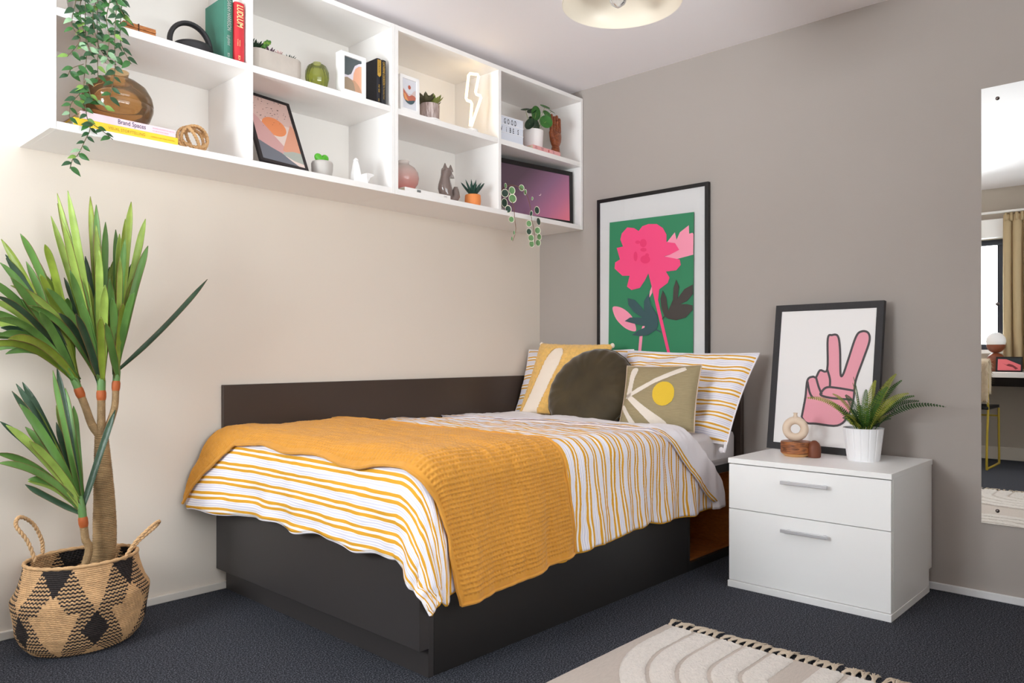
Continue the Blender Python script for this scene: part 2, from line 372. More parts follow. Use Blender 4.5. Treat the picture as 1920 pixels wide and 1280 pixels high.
# the duvet: a cloth laid flat, then draped over the foot and the side
X0, Y0, RD, ZTOP = -2.035, -1.315, 0.085, 0.648
def lerp(a, b, t): return a + (b - a) * t
def drape(X, Y, lift=0.0, wav=1.0):
    dx = max(0.0, X0 + RD - X); dy = max(0.0, Y0 + RD - Y); r = math.hypot(dx, dy); r0 = r
    if r > 0.40 and dx > 0 and dy > 0: r = 0.40 + (r - 0.40) * lerp(1.0, 0.30, sstep(0, 0.14, dx))
    r0 = max(r0, 1e-9)
    bx = max(X, X0 + RD); by = max(Y, Y0 + RD)
    puff = 0.010 * noise.noise(Vector((X * 2.2, Y * 2.2, 3))) + 0.010 * noise.noise(Vector((X * 6, Y * 4, 9))) + 0.0050 * noise.noise(Vector((X * 26, Y * 8, 5))) + 0.003 * noise.noise(Vector((X * 55, Y * 22, 1)))
    puff *= wav; puff -= 0.030 * sstep(-1.15, -0.60, X)
    R = RD + lift
    if r < 1e-9:
        return Vector((bx, by, ZTOP + lift + puff - 0.012 * sstep(-0.25, 0.0, Y)))
    ca, sa = dx / r0, dy / r0
    arc = RD * PI / 2
    if r < arc:
        a = r / RD; out = R * math.sin(a); down = R * (1 - math.cos(a)) - lift
        nz = math.cos(a); no = math.sin(a)
    else:
        ex = r - arc; out = R; down = RD + ex; nz = 0; no = 1
        side = sa
        amp = (0.012 * sstep(0.0, 0.3, ex)) * wav
        tcoord = X if sa > ca else Y
        fold = math.sin(tcoord * 34 + 3 * noise.noise(Vector((tcoord * 3, 0, 4)))) * 0.6 + noise.noise(Vector((tcoord * 9, ex * 3, 2)))
        out += amp * fold + 0.020 * ex / 0.3 + 0.040 * ca * sa * 2 * ex / 0.3
        if ca > sa and wav > 0: out += 0.006 * noise.noise(Vector((X * 12, Y * 5, 7)))
    flare = 0.085 * sstep(-0.45, -0.02, Y) * sstep(0.02, 0.30, dx)
    out_x = out * ca + flare; out_y = out * sa
    return Vector((bx - out_x - puff * no * ca, by - out_y - puff * no * sa, ZTOP - down + puff * nz - 0.012 * sstep(-0.25, 0.0, Y)))
def duvet_hem_side(X):
    return 0.425 + 0.105 * (1 - sstep(-1.86, -1.60, X)) + 0.012 * math.sin(X * 9 + 1) + 0.010 * noise.noise(Vector((X * 14, 0, 0)))
stripe = ramp_mat('striped_cotton', 'UV', [(0.0, 'dca02e'), (0.18, 'f0e9e6'), (0.33, 'dca02e'), (0.51, 'f0ebec'), (0.58, 'd9d5e2'), (0.65, 'efebef'), (0.73, 'd5d2e0'), (0.80, 'efebef'), (0.88, 'd9d5e2'), (0.94, 'efebef')], scale=1 / 0.056, axis=0, rough=0.8, bump=0.15, bscale=300)
innerM = mat('white_cotton', (236, 231, 234), 0.85, bump=0.12, bscale=160)
duv = thing('duvet', 'yellow and white striped duvet draped over foot and side of bed', 'duvet', (-1.2, -0.65, 0.6))
XA = X0 + RD
def fold_x(Y):
    if Y > Y0 + RD: return -0.43 - 0.11 * (1 - sstep(-1.0, -0.2, Y))
    return -0.54 + 0.30 * sstep(0, 0.38, Y0 + RD - Y)
def hem_x(Y):
    if Y > Y0 + RD: return -0.80 + 0.06 * (Y + 0.03) / (Y0 + RD + 0.03)
    return -0.74 + 0.40 * min(1, ((Y0 + RD - Y) / 0.40)) ** 1.2
NU, NV = 200, 170
def duv_flat(a, b):
    yw = -0.030; side = Y0 + RD - (duvet_hem_side(XA + a * 1.5))
    Y = yw + (side - yw) * b
    foot = XA - 0.335 - 0.008 * math.sin(Y * 17) - 0.012 * noise.noise(Vector((Y * 8, 3, 0)))
    X = foot + (fold_x(Y) - 0.006 - foot) * a
    return X, Y
def duv_fn(a, b):
    X, Y = duv_flat(a, b); p = drape(X, Y)
    # the hem curls under
    dx = max(0, XA - X); dy = max(0, Y0 + RD - Y)
    return p
def duv_uv(a, b):
    X, Y = duv_flat(a, b)
    k = lerp(0.25, 1.0, sstep(-2.0, -1.7, X))
    return (X + k * 0.008 * noise.noise(Vector((X * 6, Y * 5, 11))) + k * 0.005 * noise.noise(Vector((X * 14, Y * 16, 12))), Y)
dm = MB().grid(duv_fn, NU, NV, uvf=duv_uv)
o = obj('striped_cover', dm, stripe, duv, smooth=80); s = o.modifiers.new('s', 'SOLIDIFY'); s.thickness = 0.007; s.offset = -1
# rolled hems, folded-back white head end
def cuff_fn(a, b):
    side = Y0 + RD - 0.435
    Y = -0.028 + (side + 0.028) * b
    xf = fold_x(Y); xh = hem_x(Y)
    s_ = a
    if s_ < 0.2:                                   # rolls over the fold
        t = s_ / 0.2 * PI; X = xf - 0.01 + 0.028 * math.sin(t); lift = 0.002 + 0.012 * (1 - math.cos(t))
    else:
        t = (s_ - 0.2) / 0.8; X = xf - 0.01 + (xh - xf + 0.01) * t; lift = 0.026 - 0.010 * sstep(0.6, 1, t)
    return drape(X, Y, lift)
cm = MB().grid(cuff_fn, 60, 130)
o = obj('turned_back_cuff', cm, innerM, duv, smooth=80); s = o.modifiers.new('s', 'SOLIDIFY'); s.thickness = 0.008; s.offset = -1
def band_fn(a, b):
    Y = -0.028 + (Y0 + RD - 0.40 + 0.028) * b; xh = hem_x(Y)
    return drape(xh - 0.008 + 0.034 * a, Y, 0.0215 - 0.003 * (1 - a))
bm_ = MB().grid(band_fn, 4, 120, uvf=lambda a, b: (a * 0.034 - 0.0045, b))
o = obj('cuff_stripe_hem', bm_, stripe, duv, smooth=80); s = o.modifiers.new('s', 'SOLIDIFY'); s.thickness = 0.003
def hemroll(fn, n=160, r=0.006):
    return [fn(k / n) for k in range(n + 1)]
o = obj('side_hem', MB().tube(hemroll(lambda t: duv_fn(t, 1.0)), 0.006, 6), stripe, duv); o['kind'] = 'stuff' if False else 'part'
del o['kind']
obj('foot_hem', MB().tube(hemroll(lambda t: duv_fn(0.0, t)), 0.006, 6), innerM, duv)

# the waffle-knit throw, every cell of the knit raised
throwM = mat('mustard_knit', (206, 143, 52), 0.9, bump=0.35, bscale=500, sheen=0.15, var=0.05, vscale=40)
CW = 0.0125
def lerp(a, b, t): return a + (b - a) * t
def throw_flat(a, b):
    """a: 0 foot-side edge .. 1 head-side edge, b: 0 wall side .. 1 bottom hem on the near side"""
    yb = Y0 + RD
    Lf = [(0.0, -2.26, -0.035), (0.07, -2.15, -0.12), (0.16, -2.035, -0.25), (0.40, -2.035, -0.68), (0.62, -2.045, -1.05), (0.74, -2.03, yb - 0.04), (0.86, -1.985, yb - 0.23), (1.0, -1.90, yb - 0.475)]
    Rf = [(0.0, -1.47, -0.035), (0.07, -1.46, -0.15), (0.16, -1.45, -0.29), (0.40, -1.44, -0.69), (0.62, -1.425, -1.05), (0.74, -1.42, yb - 0.02), (0.86, -1.40, yb - 0.20), (1.0, -1.37, yb - 0.425)]
    def ev(L):
        for (t0, x0, y0), (t1, x1, y1) in zip(L, L[1:]):
            if b <= t1 + 1e-9:
                t = (b - t0) / (t1 - t0); return lerp(x0, x1, t), lerp(y0, y1, t)
        return L[-1][1:]
    xl, yl = ev(Lf); xr, yr = ev(Rf)
    return lerp(xl, xr, a), lerp(yl, yr, a)
nca, ncb = 46, 116; SUBD = 6
def throw_grid():
    nu, nv = nca * SUBD, ncb * SUBD
    # drape on a coarse lattice, refine by interpolation with normals, add the knit
    cu, cv = 84, 184
    P = np.zeros((cv + 1, cu + 1, 3))
    for j in range(cv + 1):
        for i in range(cu + 1):
            a, b = i / cu, j / cv
            X, Y = throw_flat(a, b)
            ed = min(a, 1 - a, (1 - b)) ; lift = 0.016
            X += 0.006 * math.sin(b * 30) * (1 - sstep(0, 0.1, a)); 
            P[j, i] = drape(X, Y, lift, 1.0)
    du = np.gradient(P, axis=1); dv = np.gradient(P, axis=0); Nn = np.cross(du, dv); Nn /= np.linalg.norm(Nn, axis=2, keepdims=True)
    if Nn[10, 40, 2] < 0: Nn = -Nn
    ii = np.linspace(0, cu, nu + 1); jj = np.linspace(0, cv, nv + 1)
    def interp(A):
        i0 = np.minimum(ii.astype(int), cu - 1); fi = (ii - i0)[None, :, None]; j0 = np.minimum(jj.astype(int), cv - 1); fj = (jj - j0)[:, None, None]
        A00 = A[j0][:, i0]; A01 = A[j0][:, i0 + 1]; A10 = A[j0 + 1][:, i0]; A11 = A[j0 + 1][:, i0 + 1]
        return (A00 * (1 - fi) + A01 * fi) * (1 - fj) + (A10 * (1 - fi) + A11 * fi) * fj
    Pg = interp(P); Ng = interp(Nn)
    ia = np.arange(nu + 1) / SUBD; ib = np.arange(nv + 1) / SUBD
    A, B = np.meshgrid(ia, ib)
    ridge_r = np.abs(np.cos(PI * B)) ** 0.8                # the strong rows
    ridge_c = np.abs(np.cos(PI * (A + 0.0))) ** 1.0
    hgt = 0.0075 * np.maximum(ridge_r ** 1.3, 0.80 * ridge_c ** 1.6)
    hgt += 0.0012 * (np.random.RandomState(3).rand(*hgt.shape) - 0.5)
    border = (A < 1.2) | (A > nca - 1.2) | (B > ncb - 1.5)
    hgt = np.where(border, 0.006, hgt)
    Pg = Pg + Ng * hgt[:, :, None]
    V = Pg.reshape(-1, 3); w = nu + 1
    J, I = np.meshgrid(np.arange(nv), np.arange(nu), indexing='ij'); q = (J * w + I).ravel()
    Fc = np.stack([q, q + 1, q + w + 1, q + w], 1)
    return V, Fc, Pg
V, Fc, Pg = throw_grid()
thr = thing('throw_blanket', 'mustard waffle-knit throw laid across the foot of the bed', 'throw blanket', (-1.7, -0.7, 0.66))
V = V - np.array(thr.location)
me = bpy.data.meshes.new('knit_cloth'); me.vertices.add(len(V)); me.vertices.foreach_set('co', V.ravel()); me.loops.add(len(Fc) * 4); me.loops.foreach_set('vertex_index', Fc.ravel().astype(np.int32))
me.polygons.add(len(Fc)); me.polygons.foreach_set('loop_start', (np.arange(len(Fc)) * 4).astype(np.int32)); me.polygons.foreach_set('loop_total', np.full(len(Fc), 4, np.int32)); me.update(calc_edges=True); me.shade_smooth(); me.materials.append(throwM)
ko = bpy.data.objects.new('knit_cloth', me); COL.objects.link(ko); ko.parent = thr
edge = [Vector(p) for p in list(Pg[::6, 0]) + list(Pg[-1, ::6]) + list(Pg[::-6, -1])]
obj('bound_edge', MB().tube(edge, 0.006, 6), throwM, thr)

# ------------------------------------------------------------ pillows and cushions
pstripe = ramp_mat('striped_pillow_cotton', 'UV', [(0.0, 'dca02e'), (0.13, 'f3ece9'), (0.30, 'dca02e'), (0.43, 'efebef'), (0.56, 'd9d5e2'), (0.63, 'efebef'), (0.71, 'd5d2e0'), (0.78, 'efebef'), (0.86, 'd9d5e2'), (0.92, 'efebef')], scale=1 / 0.058, axis=1, rough=0.8, bump=0.15, bscale=300)
def up_of(lean, roll=0): return Vector((lean, roll, 1)).normalized()
pr = thing('pillow', 'striped pillow on the right, slumped against grey wall under flower poster', 'pillow', (-0.25, -1.08, 0.66))
o, M = cushion('pillow_case', None, None, (-0.200, -1.035, 0.760), (0.02, -1, -0.02), (0.42, 0, 1), 0.705, 0.440, 0.16, pstripe, shear=0.15, seed=2, wr=0.022, parent=pr, puff=0.45)
def pip_path(M, w, h, n=30):
    out = []
    for k in range(4):
        for i in range(n):
            t = i / n * 2 - 1
            u, v = [(t, -1), (1, t), (-t, 1), (-1, -t)][k]
            x, y, z = cushion_pts(w, h, 0, u, v); out.append(M @ Vector((x, y, 0)))
    return out
obj('seam_edge', MB().tube(pip_path(M, 0.710, 0.445), 0.0035, 5, closed=True), innerM, pr)
pc = M @ Vector((0.344, -0.212, 0)); tie = MB(); tie.tube([pc, pc + Vector((-0.01, -0.005, -0.02)), pc + Vector((-0.015, 0.0, -0.045))], 0.007, 6); tie.ell(pc + Vector((-0.02, 0.01, -0.035)), (0.012, 0.012, 0.014), 8, 6)
obj('corner_tie', tie, innerM, pr)
pl = thing('pillow', 'striped pillow at the back left, mostly hidden by fluffy yellow cushion', 'pillow', (-0.14, -0.36, 0.66))
o, M = cushion('pillow_case', None, None, (-0.165, -0.375, 0.795), (0.05, -1, 0.0), (0.36, 0, 1), 0.70, 0.38, 0.14, pstripe, seed=5, wr=0.010, parent=pl, puff=0.45)
obj('seam_edge', MB().tube(pip_path(M, 0.705, 0.385), 0.0035, 5, closed=True), innerM, pl)

tuftM = mat('yellow_tufting', (236, 188, 104), 0.95, bump=1.0, bscale=170, var=0.10, vscale=60, sheen=0.3)
creamM = mat('cream_canvas', (236, 221, 204), 0.85, bump=0.2, bscale=200)
yc = thing('cushion', 'square tufted yellow cushion with cream arch, behind the round cushion', 'cushion', (-0.3, -0.42, 0.66))
cr_, cu_ = (0.10, -1, -0.02), (0.50, 0.12, 1)
o, M = cushion('cushion_cover', None, None, (-0.285, -0.430, 0.815), cr_, cu_, 0.46, 0.43, 0.13, creamM, seed=8, parent=yc, wr=0.003)
def tuft_area(u, v):
    # raised pile everywhere but the cream arch
    cx = -0.52 + 0.10 * (v + 1); inner = (u - 0.05) ** 2 / 0.42 ** 2 + (v + 1.0) ** 2 / 0.9 ** 2
    band = abs(u + 0.40 - 0.20 * v + 0.10 * v * v) < 0.235 * math.sqrt(max(0, 1 - max(0, (v - 0.35) / 0.5) ** 2))
    return not band
tm = MB(); n = 90; idx = {}
rs = random.Random(4)
def tv(i, j):
    if (i, j) not in idx:
        u = i / n * 2 - 1; v = j / n * 2 - 1
        x, y, z = cushion_pts(0.462, 0.432, 0.13, u, v, seed=8, wr=0.003)
        onp_ = tuft_area(u, v)
        idx[(i, j)] = len(tm.v); tm.v.append(tuple(M @ Vector((x, y, max(z, 0.002) + 0.0015 + rs.random() * 0.007))))
    return idx[(i, j)]
for i in range(n):
    for j in range(n):
        if tuft_area((i + .5) / n * 2 - 1, (j + .5) / n * 2 - 1):
            tm.f.append((tv(i, j), tv(i + 1, j), tv(i + 1, j + 1), tv(i, j + 1))); tm.mi.append(0)
o = obj('tufted_pile', tm, tuftM, yc, smooth=80); s = o.modifiers.new('s', 'SOLIDIFY'); s.thickness = 0.004; s.offset = -1
for sx_, sy_ in ((-1, 1), (1, 1)):
    c_ = M @ Vector((sx_ * 0.225, sy_ * 0.21, 0)); obj('corner_tuft', MB().ell(c_, (0.012, 0.012, 0.014), 8, 6), creamM, yc)

velvet = mat('olive_velvet', (62, 50, 26), 0.7, sheen=0.8, bump=0.15, bscale=30, var=0.35, vscale=7)
velvet.node_tree.nodes['Principled BSDF'].inputs['Sheen Roughness'].default_value = 0.35
rc = thing('cushion', 'round dark olive velvet cushion in front of the pillows', 'cushion', (-0.42, -0.67, 0.66))
M = basis((-0.352, -0.645, 0.768), (0.12, -1, 0.0), (0.56, 0.0, 1)); R_ = 0.238
def roundc(a, b, side=1):
    th = a * 2 * PI; r = b
    ru = 1 + 0.004 * math.sin(th * 23) * sstep(0.75, 1, r) + 0.010 * noise.noise(Vector((math.cos(th) * 3, math.sin(th) * 3, 1)))
    z = 0.064 * max(0, 1 - r ** 2.8) ** 0.5 + 0.0014 * math.sin(th * 23) * sstep(0.6, 0.97, r) + 0.010 * (1 - r ** 4) * noise.noise(Vector((r * math.cos(th) * 2.6, r * math.sin(th) * 2.6, 5))) + 0.005 * sstep(.3, .9, r) * (1 - r ** 8) * noise.noise(Vector((math.cos(th) * 6, math.sin(th) * 6, 2)))
    return M @ Vector((R_ * r * ru * math.cos(th), R_ * r * ru * math.sin(th), side * max(z, 0.001)))
mb = MB()
for s_ in (1, -1): mb.grid(lambda a, b, s_=s_: roundc(a, 1 - (1 - b) ** 1.6, s_), 138, 26)
obj('cushion_cover', mb, velvet, rc, smooth=80)
obj('seam_ruffle', MB().tube([roundc(k / 200, 1.0) for k in range(200)], 0.005, 6, closed=True), velvet, rc)

linenM = mat('olive_linen', (158, 142, 108), 0.85, bump=0.5, bscale=60, stretch=(1, 1, 14), var=0.10, vscale=30)
ac = thing('cushion', 'small olive linen cushion with pale branch shapes and yellow dot', 'cushion', (-0.46, -1.08, 0.66))
cw_, ch_ = 0.365, 0.315
o, M = cushion('cushion_cover', None, None, (-0.400, -1.078, 0.752), (0.18, -1, 0.02), (0.42, -0.12, 1), cw_, ch_, 0.11, linenM, seed=12, parent=ac, wr=0.003)
obj('piping', MB().tube(pip_path(M, cw_ + .003, ch_ + .003), 0.0028, 5, closed=True), mat('pink_beige_backing', (206, 184, 164), 0.8), ac)
def applique(mb, pts, M, w, h, th, seed, lift, n=7, closedspline=True, step=0.05):
    poly = [(p.x, p.y) for p in spline(pts, n)] if closedspline else pts
    # rasterised patch that follows the swelling of the cushion
    from math import inf
    xs = [p[0] for p in poly]; ys = [p[1] for p in poly]
    def inside(x, y):
        c = False; j = len(poly) - 1
        for i in range(len(poly)):
            if (poly[i][1] > y) != (poly[j][1] > y) and x < (poly[j][0] - poly[i][0]) * (y - poly[i][1]) / (poly[j][1] - poly[i][1]) + poly[i][0]: c = not c
            j = i
        return c
    k = step; idx = {}
    def vv(i, j):
        if (i, j) not in idx:
            u, v = i * k, j * k; x, y, z = cushion_pts(w, h, th, u, v, seed=seed, wr=0.003)
            idx[(i, j)] = len(mb.v); mb.v.append(tuple(M @ Vector((x, y, max(z, 0.002) + lift))))
        return idx[(i, j)]
    for i in range(int(min(xs) / k) - 1, int(max(xs) / k) + 2):
        for j in range(int(min(ys) / k) - 1, int(max(ys) / k) + 2):
            if inside((i + .5) * k, (j + .5) * k): mb.f.append((vv(i, j), vv(i + 1, j), vv(i + 1, j + 1), vv(i, j + 1))); mb.mi.append(0)
    return mb
whM = mat('pale_stitching', (226, 214, 200), 0.8, bump=0.3, bscale=200)
ap = MB()
def stroke(a, b, w0, w1):
    a = Vector(a + (0,)); b = Vector(b + (0,)); d = (b - a).normalized(); n_ = Vector((-d.y, d.x, 0))
    return [a + n_ * w0, a - n_ * w0, lerp(a, b, .5) - n_ * (w0 + w1) / 2, b - n_ * w1, b + d * w1, b + n_ * w1, lerp(a, b, .5) + n_ * (w0 + w1) / 2]
for pts in (stroke((-0.78, -0.05), (0.60, 0.82), 0.05, 0.08), stroke((-0.78, -0.02), (-0.70, 0.82), 0.07, 0.09), stroke((-0.78, -0.05), (0.22, -0.95), 0.06, 0.16), stroke((-0.92, -0.35), (-0.55, -0.92), 0.05, 0.07)):
    applique(ap, pts, M, cw_, ch_, 0.11, 12, 0.0018, step=0.011)
o = obj('pale_branch_pattern', ap, whM, ac, smooth=80)
dot = MB(); applique(dot, [(0.22 + 0.29 * math.cos(t * PI / 6), 0.02 + 0.37 * math.sin(t * PI / 6)) for t in range(12)], M, cw_, ch_, 0.11, 12, 0.0024, step=0.011)
obj('yellow_dot', dot, mat('yellow_stitching', (222, 184, 52), 0.8, bump=0.4, bscale=200), ac, smooth=80)

# ------------------------------------------------------------ framed pictures
def plane_axes(o, x, y): return basis(o, x, y)
def frame_thing(name, label, cat, o, xdir, ydir, w, h, fw, depth, fm, mount, group=None, glass=True, lip=0.004):
    """o: lower left outer corner (front face), xdir to the right, ydir upwards; z out of the picture"""
    M = basis(o, xdir, ydir); r = thing(name, label, cat, tuple(o))
    r.rotation_euler = (0, 0, 0)
    mb = MB()
    inn = [(fw, fw), (w - fw, fw), (w - fw, h - fw), (fw, h - fw)]; out = [(0, 0), (w, 0), (w, h), (0, h)]
    vs = []
    for (x, y) in out: vs.append(M @ Vector((x, y, 0)))
    for (x, y) in inn: vs.append(M @ Vector((x, y, 0)))
    for (x, y) in inn: vs.append(M @ Vector((x, y, -lip)))
    for (x, y) in out: vs.append(M @ Vector((x, y, -depth)))
    fs = []
    for k in range(4):
        k2 = (k + 1) % 4; fs += [(k, k2, 4 + k2, 4 + k), (4 + k, 4 + k2, 8 + k2, 8 + k), (k2, k, 12 + k, 12 + k2)]
    fs.append((15, 14, 13, 12)); mb.add(vs, fs)
    obj('frame', mb, fm, r, smooth=0, bevel=0.0012)
    bk = MB().add([M @ Vector((x, y, -lip)) for x, y in inn], [(0, 1, 2, 3)])
    obj('mount', bk, mount, r, smooth=0)
    return r, M
def art(r, shapes, to3, name='print'):
    """flat printed shapes, each a hair above the last; shapes: (material, [2D points], smooth?)"""
    mb = MB(); ms = []
    for k, (m, pts, sm) in enumerate(shapes):
        if m not in ms: ms.append(m)
        P = [(p.x, p.y) for p in spline(pts, 6)] if sm else pts
        mb.add([to3(x, y, 0.0005 + 0.00025 * k) for x, y in P], [tuple(range(len(P)))], ms.index(m))
    me_o = obj(name, mb, ms if len(ms) > 1 else ms[0], r, smooth=0)
    return me_o
def ellp(cx, cy, rx, ry, n=28, a0=0, a1=2 * PI): return [(cx + rx * math.cos(a0 + (a1 - a0) * k / n), cy + ry * math.sin(a0 + (a1 - a0) * k / n)) for k in range(n if abs(a1 - a0 - 2 * PI) < 1e-6 else n + 1)]
def ink(name, c): return mat('ink_' + name, c, 0.55)
paneG = glass_mat('picture_glass', (252, 252, 252))

# flower poster, hung on the grey wall
fr, M = frame_thing('framed_poster', 'tall black-framed poster of a pink flower on green, hung over the pillows', 'picture', (-0.024, -0.440, 0.885), (0, -1, 0), (0, 0, 1), 0.682, 0.922, 0.020, 0.022, black, paper)
xw = -0.0275
def fp(cx, cy):                                # crop of the print -> its place on the wall
    return on(1130 + cx / 4.414, 390 + cy / 4.414, 0, xw)
def fto(cx, cy, d): p = fp(cx, cy); p.x -= d; return p
gG, gP, gL, gB, gK = ink('green', (44, 128, 88)), ink('hot_pink', (244, 72, 128)), ink('light_pink', (246, 150, 176)), ink('blue_green', (52, 84, 88)), ink('dark_brown', (66, 60, 56))
gD = ink('deep_pink', (234, 50, 110))
flower = [
 (gG, [(58, 120), (755, 32), (748, 1207), (48, 1207)], False),
 (gL, [(500, 405), (560, 385), (535, 280), (598, 200), (612, 262), (640, 200), (714, 142), (716, 212), (745, 204), (752, 215), (750, 385), (600, 425)], False),
 (gL, [(86, 818), (150, 822), (215, 865), (255, 920), (276, 1015), (200, 1000), (130, 940), (95, 880)], True),
 (gL, [(306, 1060), (330, 1060), (350, 975), (330, 975)], False), (gL, [(294, 1206), (318, 1206), (332, 1060), (306, 1060)], False), (gL, [(385, 748), (412, 700), (410, 640), (392, 690)], False),
 (gP, [(205, 160), (260, 165), (300, 190), (330, 150), (380, 132), (450, 132), (500, 165), (530, 220), (530, 280), (600, 290), (635, 345), (560, 385), (510, 400), (640, 425), (648, 470), (610, 515), (525, 525), (555, 575), (540, 620), (470, 672), (460, 760), (562, 1206), (538, 1206), (440, 800), (405, 640), (380, 540), (350, 600), (310, 660), (240, 678), (203, 650), (225, 560), (165, 560), (100, 500), (105, 450), (145, 425), (118, 330), (170, 318), (148, 260), (160, 210)], False),
 (gD, ellp(338, 290, 28, 34), True), (gD, ellp(292, 282, 20, 14), True), (gD, ellp(340, 345, 26, 16), True), (gD, ellp(355, 425, 40, 34), True), (gD, ellp(275, 400, 16, 40), True), (gD, ellp(370, 390, 16, 16), True),
 (gB, [(385, 705), (400, 800), (455, 880), (462, 960), (450, 1005), (380, 1050), (310, 1060), (245, 1050), (300, 1010), (372, 980), (300, 965), (240, 950), (185, 935), (230, 905), (330, 905), (260, 860), (215, 800), (210, 745), (270, 760), (325, 820), (345, 850), (345, 770)], False), (gB, [(450, 1000), (490, 1022), (488, 1032), (445, 1012)], False),
 (gK, [(612, 590), (635, 650), (625, 745), (680, 670), (750, 632), (750, 710), (700, 770), (645, 795), (700, 795), (748, 805), (748, 842), (690, 905), (610, 928), (545, 915), (515, 895), (490, 830), (482, 750), (500, 680), (530, 740), (545, 850), (585, 760), (590, 660)], False), (gK, [(520, 895), (498, 922), (494, 918), (514, 890)], False),
]
art(fr, flower, fto)
obj('glass_pane', MB().add([M @ Vector((x, y, -0.001)) for x, y in ((.02, .02), (.662, .02), (.662, .902), (.02, .902))], [(0, 1, 2, 3)]), paneG, fr, smooth=0)

# nightstand
ns = thing('nightstand', 'white two-drawer nightstand with slim metal handles beside the bed', 'nightstand', (-0.30, -1.80, 0))
nx0, nx1, ny0, ny1 = -0.530, -0.055, -2.118, -1.492
obj('top_slab', MB().box((nx0 - 0.004, ny0 - 0.002, 0.507), (-0.013, ny1 + 0.002, 0.528)), nsM, ns, bevel=0.0012)
for y0, y1 in ((ny0, ny0 + 0.018), (ny1 - 0.018, ny1)):
    obj('side_panel', MB().box((nx0 + 0.02, y0, 0.026), (nx1, y1, 0.507)), nsM, ns, bevel=0.001)
obj('back_panel', MB().box((nx1 - 0.006, ny0 + 0.018, 0.026), (nx1, ny1 - 0.018, 0.507)), nsM, ns, smooth=0)
obj('back_rail', MB().box((nx1, ny0 + 0.001, 0.09), (-0.014, ny1 - 0.001, 0.507)), nsM, ns, smooth=0)
obj('plinth_board', MB().box((nx0 - 0.008, ny0 - 0.002, 0.0), (nx1, ny1 + 0.002, 0.026)), nsM, ns, bevel=0.0012)
for z0, z1, zh in ((0.3225, 0.5035, 0.456), (0.029, 0.3195, 0.268)):
    d = obj('drawer', MB().box((nx0 - 0.001, ny0 + 0.001, z0), (nx0 + 0.019, ny1 - 0.001, z1)), nsM, ns, bevel=0.001)
    hb = MB().box((-0.562, -1.902, zh - 0.0065), (-0.552, -1.722, zh + 0.0065))
    for y in (-1.885, -1.745): hb.box((-0.5535, y - 0.005, zh - 0.004), (-0.530, y + 0.005, zh + 0.004))
    obj('handle', hb, chrome, d, bevel=0.0015)

# peace-sign print leaning on the wall
o0 = Vector((-0.112, -1.462, 0.5285)); e1 = Vector((-0.10, -0.995, 0)).normalized(); top = Vector((-0.030, -1.492, 1.178)); e2 = (top - o0)
woodblk = mat('black_woodgrain', (52, 50, 52), 0.6, bump=0.5, bscale=60, stretch=(10, 10, 1))
pf, M = frame_thing('framed_print', 'charcoal-framed print of a pink peace-sign hand leaning on the wall', 'picture', o0, e1, e2, 0.488, 0.655, 0.030, 0.020, woodblk, paper)
pn = M.to_3x3() @ Vector((0, 0, 1)); p0_ = M @ Vector((0, 0, -0.004))
def pto(cx, cy, d): return onp(1340 + cx / 2.0, 540 + cy / 2.0, p0_ + pn * d, pn)
pk, ol = ink('hand_pink', (234, 158, 172)), ink('outline_grey', (74, 68, 70))
def thick(pts, w):
    P = [Vector((p[0], p[1], 0)) for p in pts]; Lf, Rg = [], []
    for i in range(len(P)):
        t = (P[min(i + 1, len(P) - 1)] - P[max(i - 1, 0)]).normalized(); n_ = Vector((-t.y, t.x, 0)) * w / 2
        Lf.append(P[i] + n_); Rg.append(P[i] - n_)
    return [(p.x, p.y) for p in Lf + Rg[::-1]]
hand_out = [(326, 484), (340, 410), (348, 345), (368, 332), (380, 334), (395, 308), (422, 305), (424, 190), (440, 176), (462, 180), (470, 230), (472, 322), (482, 322), (500, 270), (530, 182), (552, 162), (576, 168), (580, 200), (556, 270), (528, 350), (520, 420), (500, 480), (460, 515), (380, 508), (345, 505)]
strokes = [hand_out + [hand_out[0]], [(348, 350), (356, 390), (368, 412)], [(380, 334), (390, 370), (402, 398)], [(422, 305), (432, 340), (432, 370)], [(520, 384), (460, 374), (420, 372), (400, 390), (400, 402), (440, 412), (515, 418)]]
# outlines as quads so that every stroke is a clean strip
def strip(mb, pts, w, mi, k):
    S_ = spline(pts, 5, closed=False); off = thick([(p.x, p.y) for p in S_], w); n = len(S_)
    vs = [pto(x, y, 0.0012 + 0.0002 * k) for x, y in off]
    mb.add(vs, [(i, i + 1, 2 * n - 2 - i, 2 * n - 1 - i) for i in range(n - 1)], mi)
pm = MB(); P = [(p.x, p.y) for p in spline(hand_out, 6)]
from mathutils.geometry import tessellate_polygon
def poly_fill(mb, P, to, d, mi):
    tri = tessellate_polygon([[Vector((x, y, 0)) for x, y in P]]); mb.add([to(x, y, d) for x, y in P], [tuple(t) for t in tri], mi)
poly_fill(pm, P, pto, 0.0008, 0)
for k, s_ in enumerate(strokes): strip(pm, s_, 8, 1, k)
obj('print', pm, [pk, ol], pf, smooth=0)

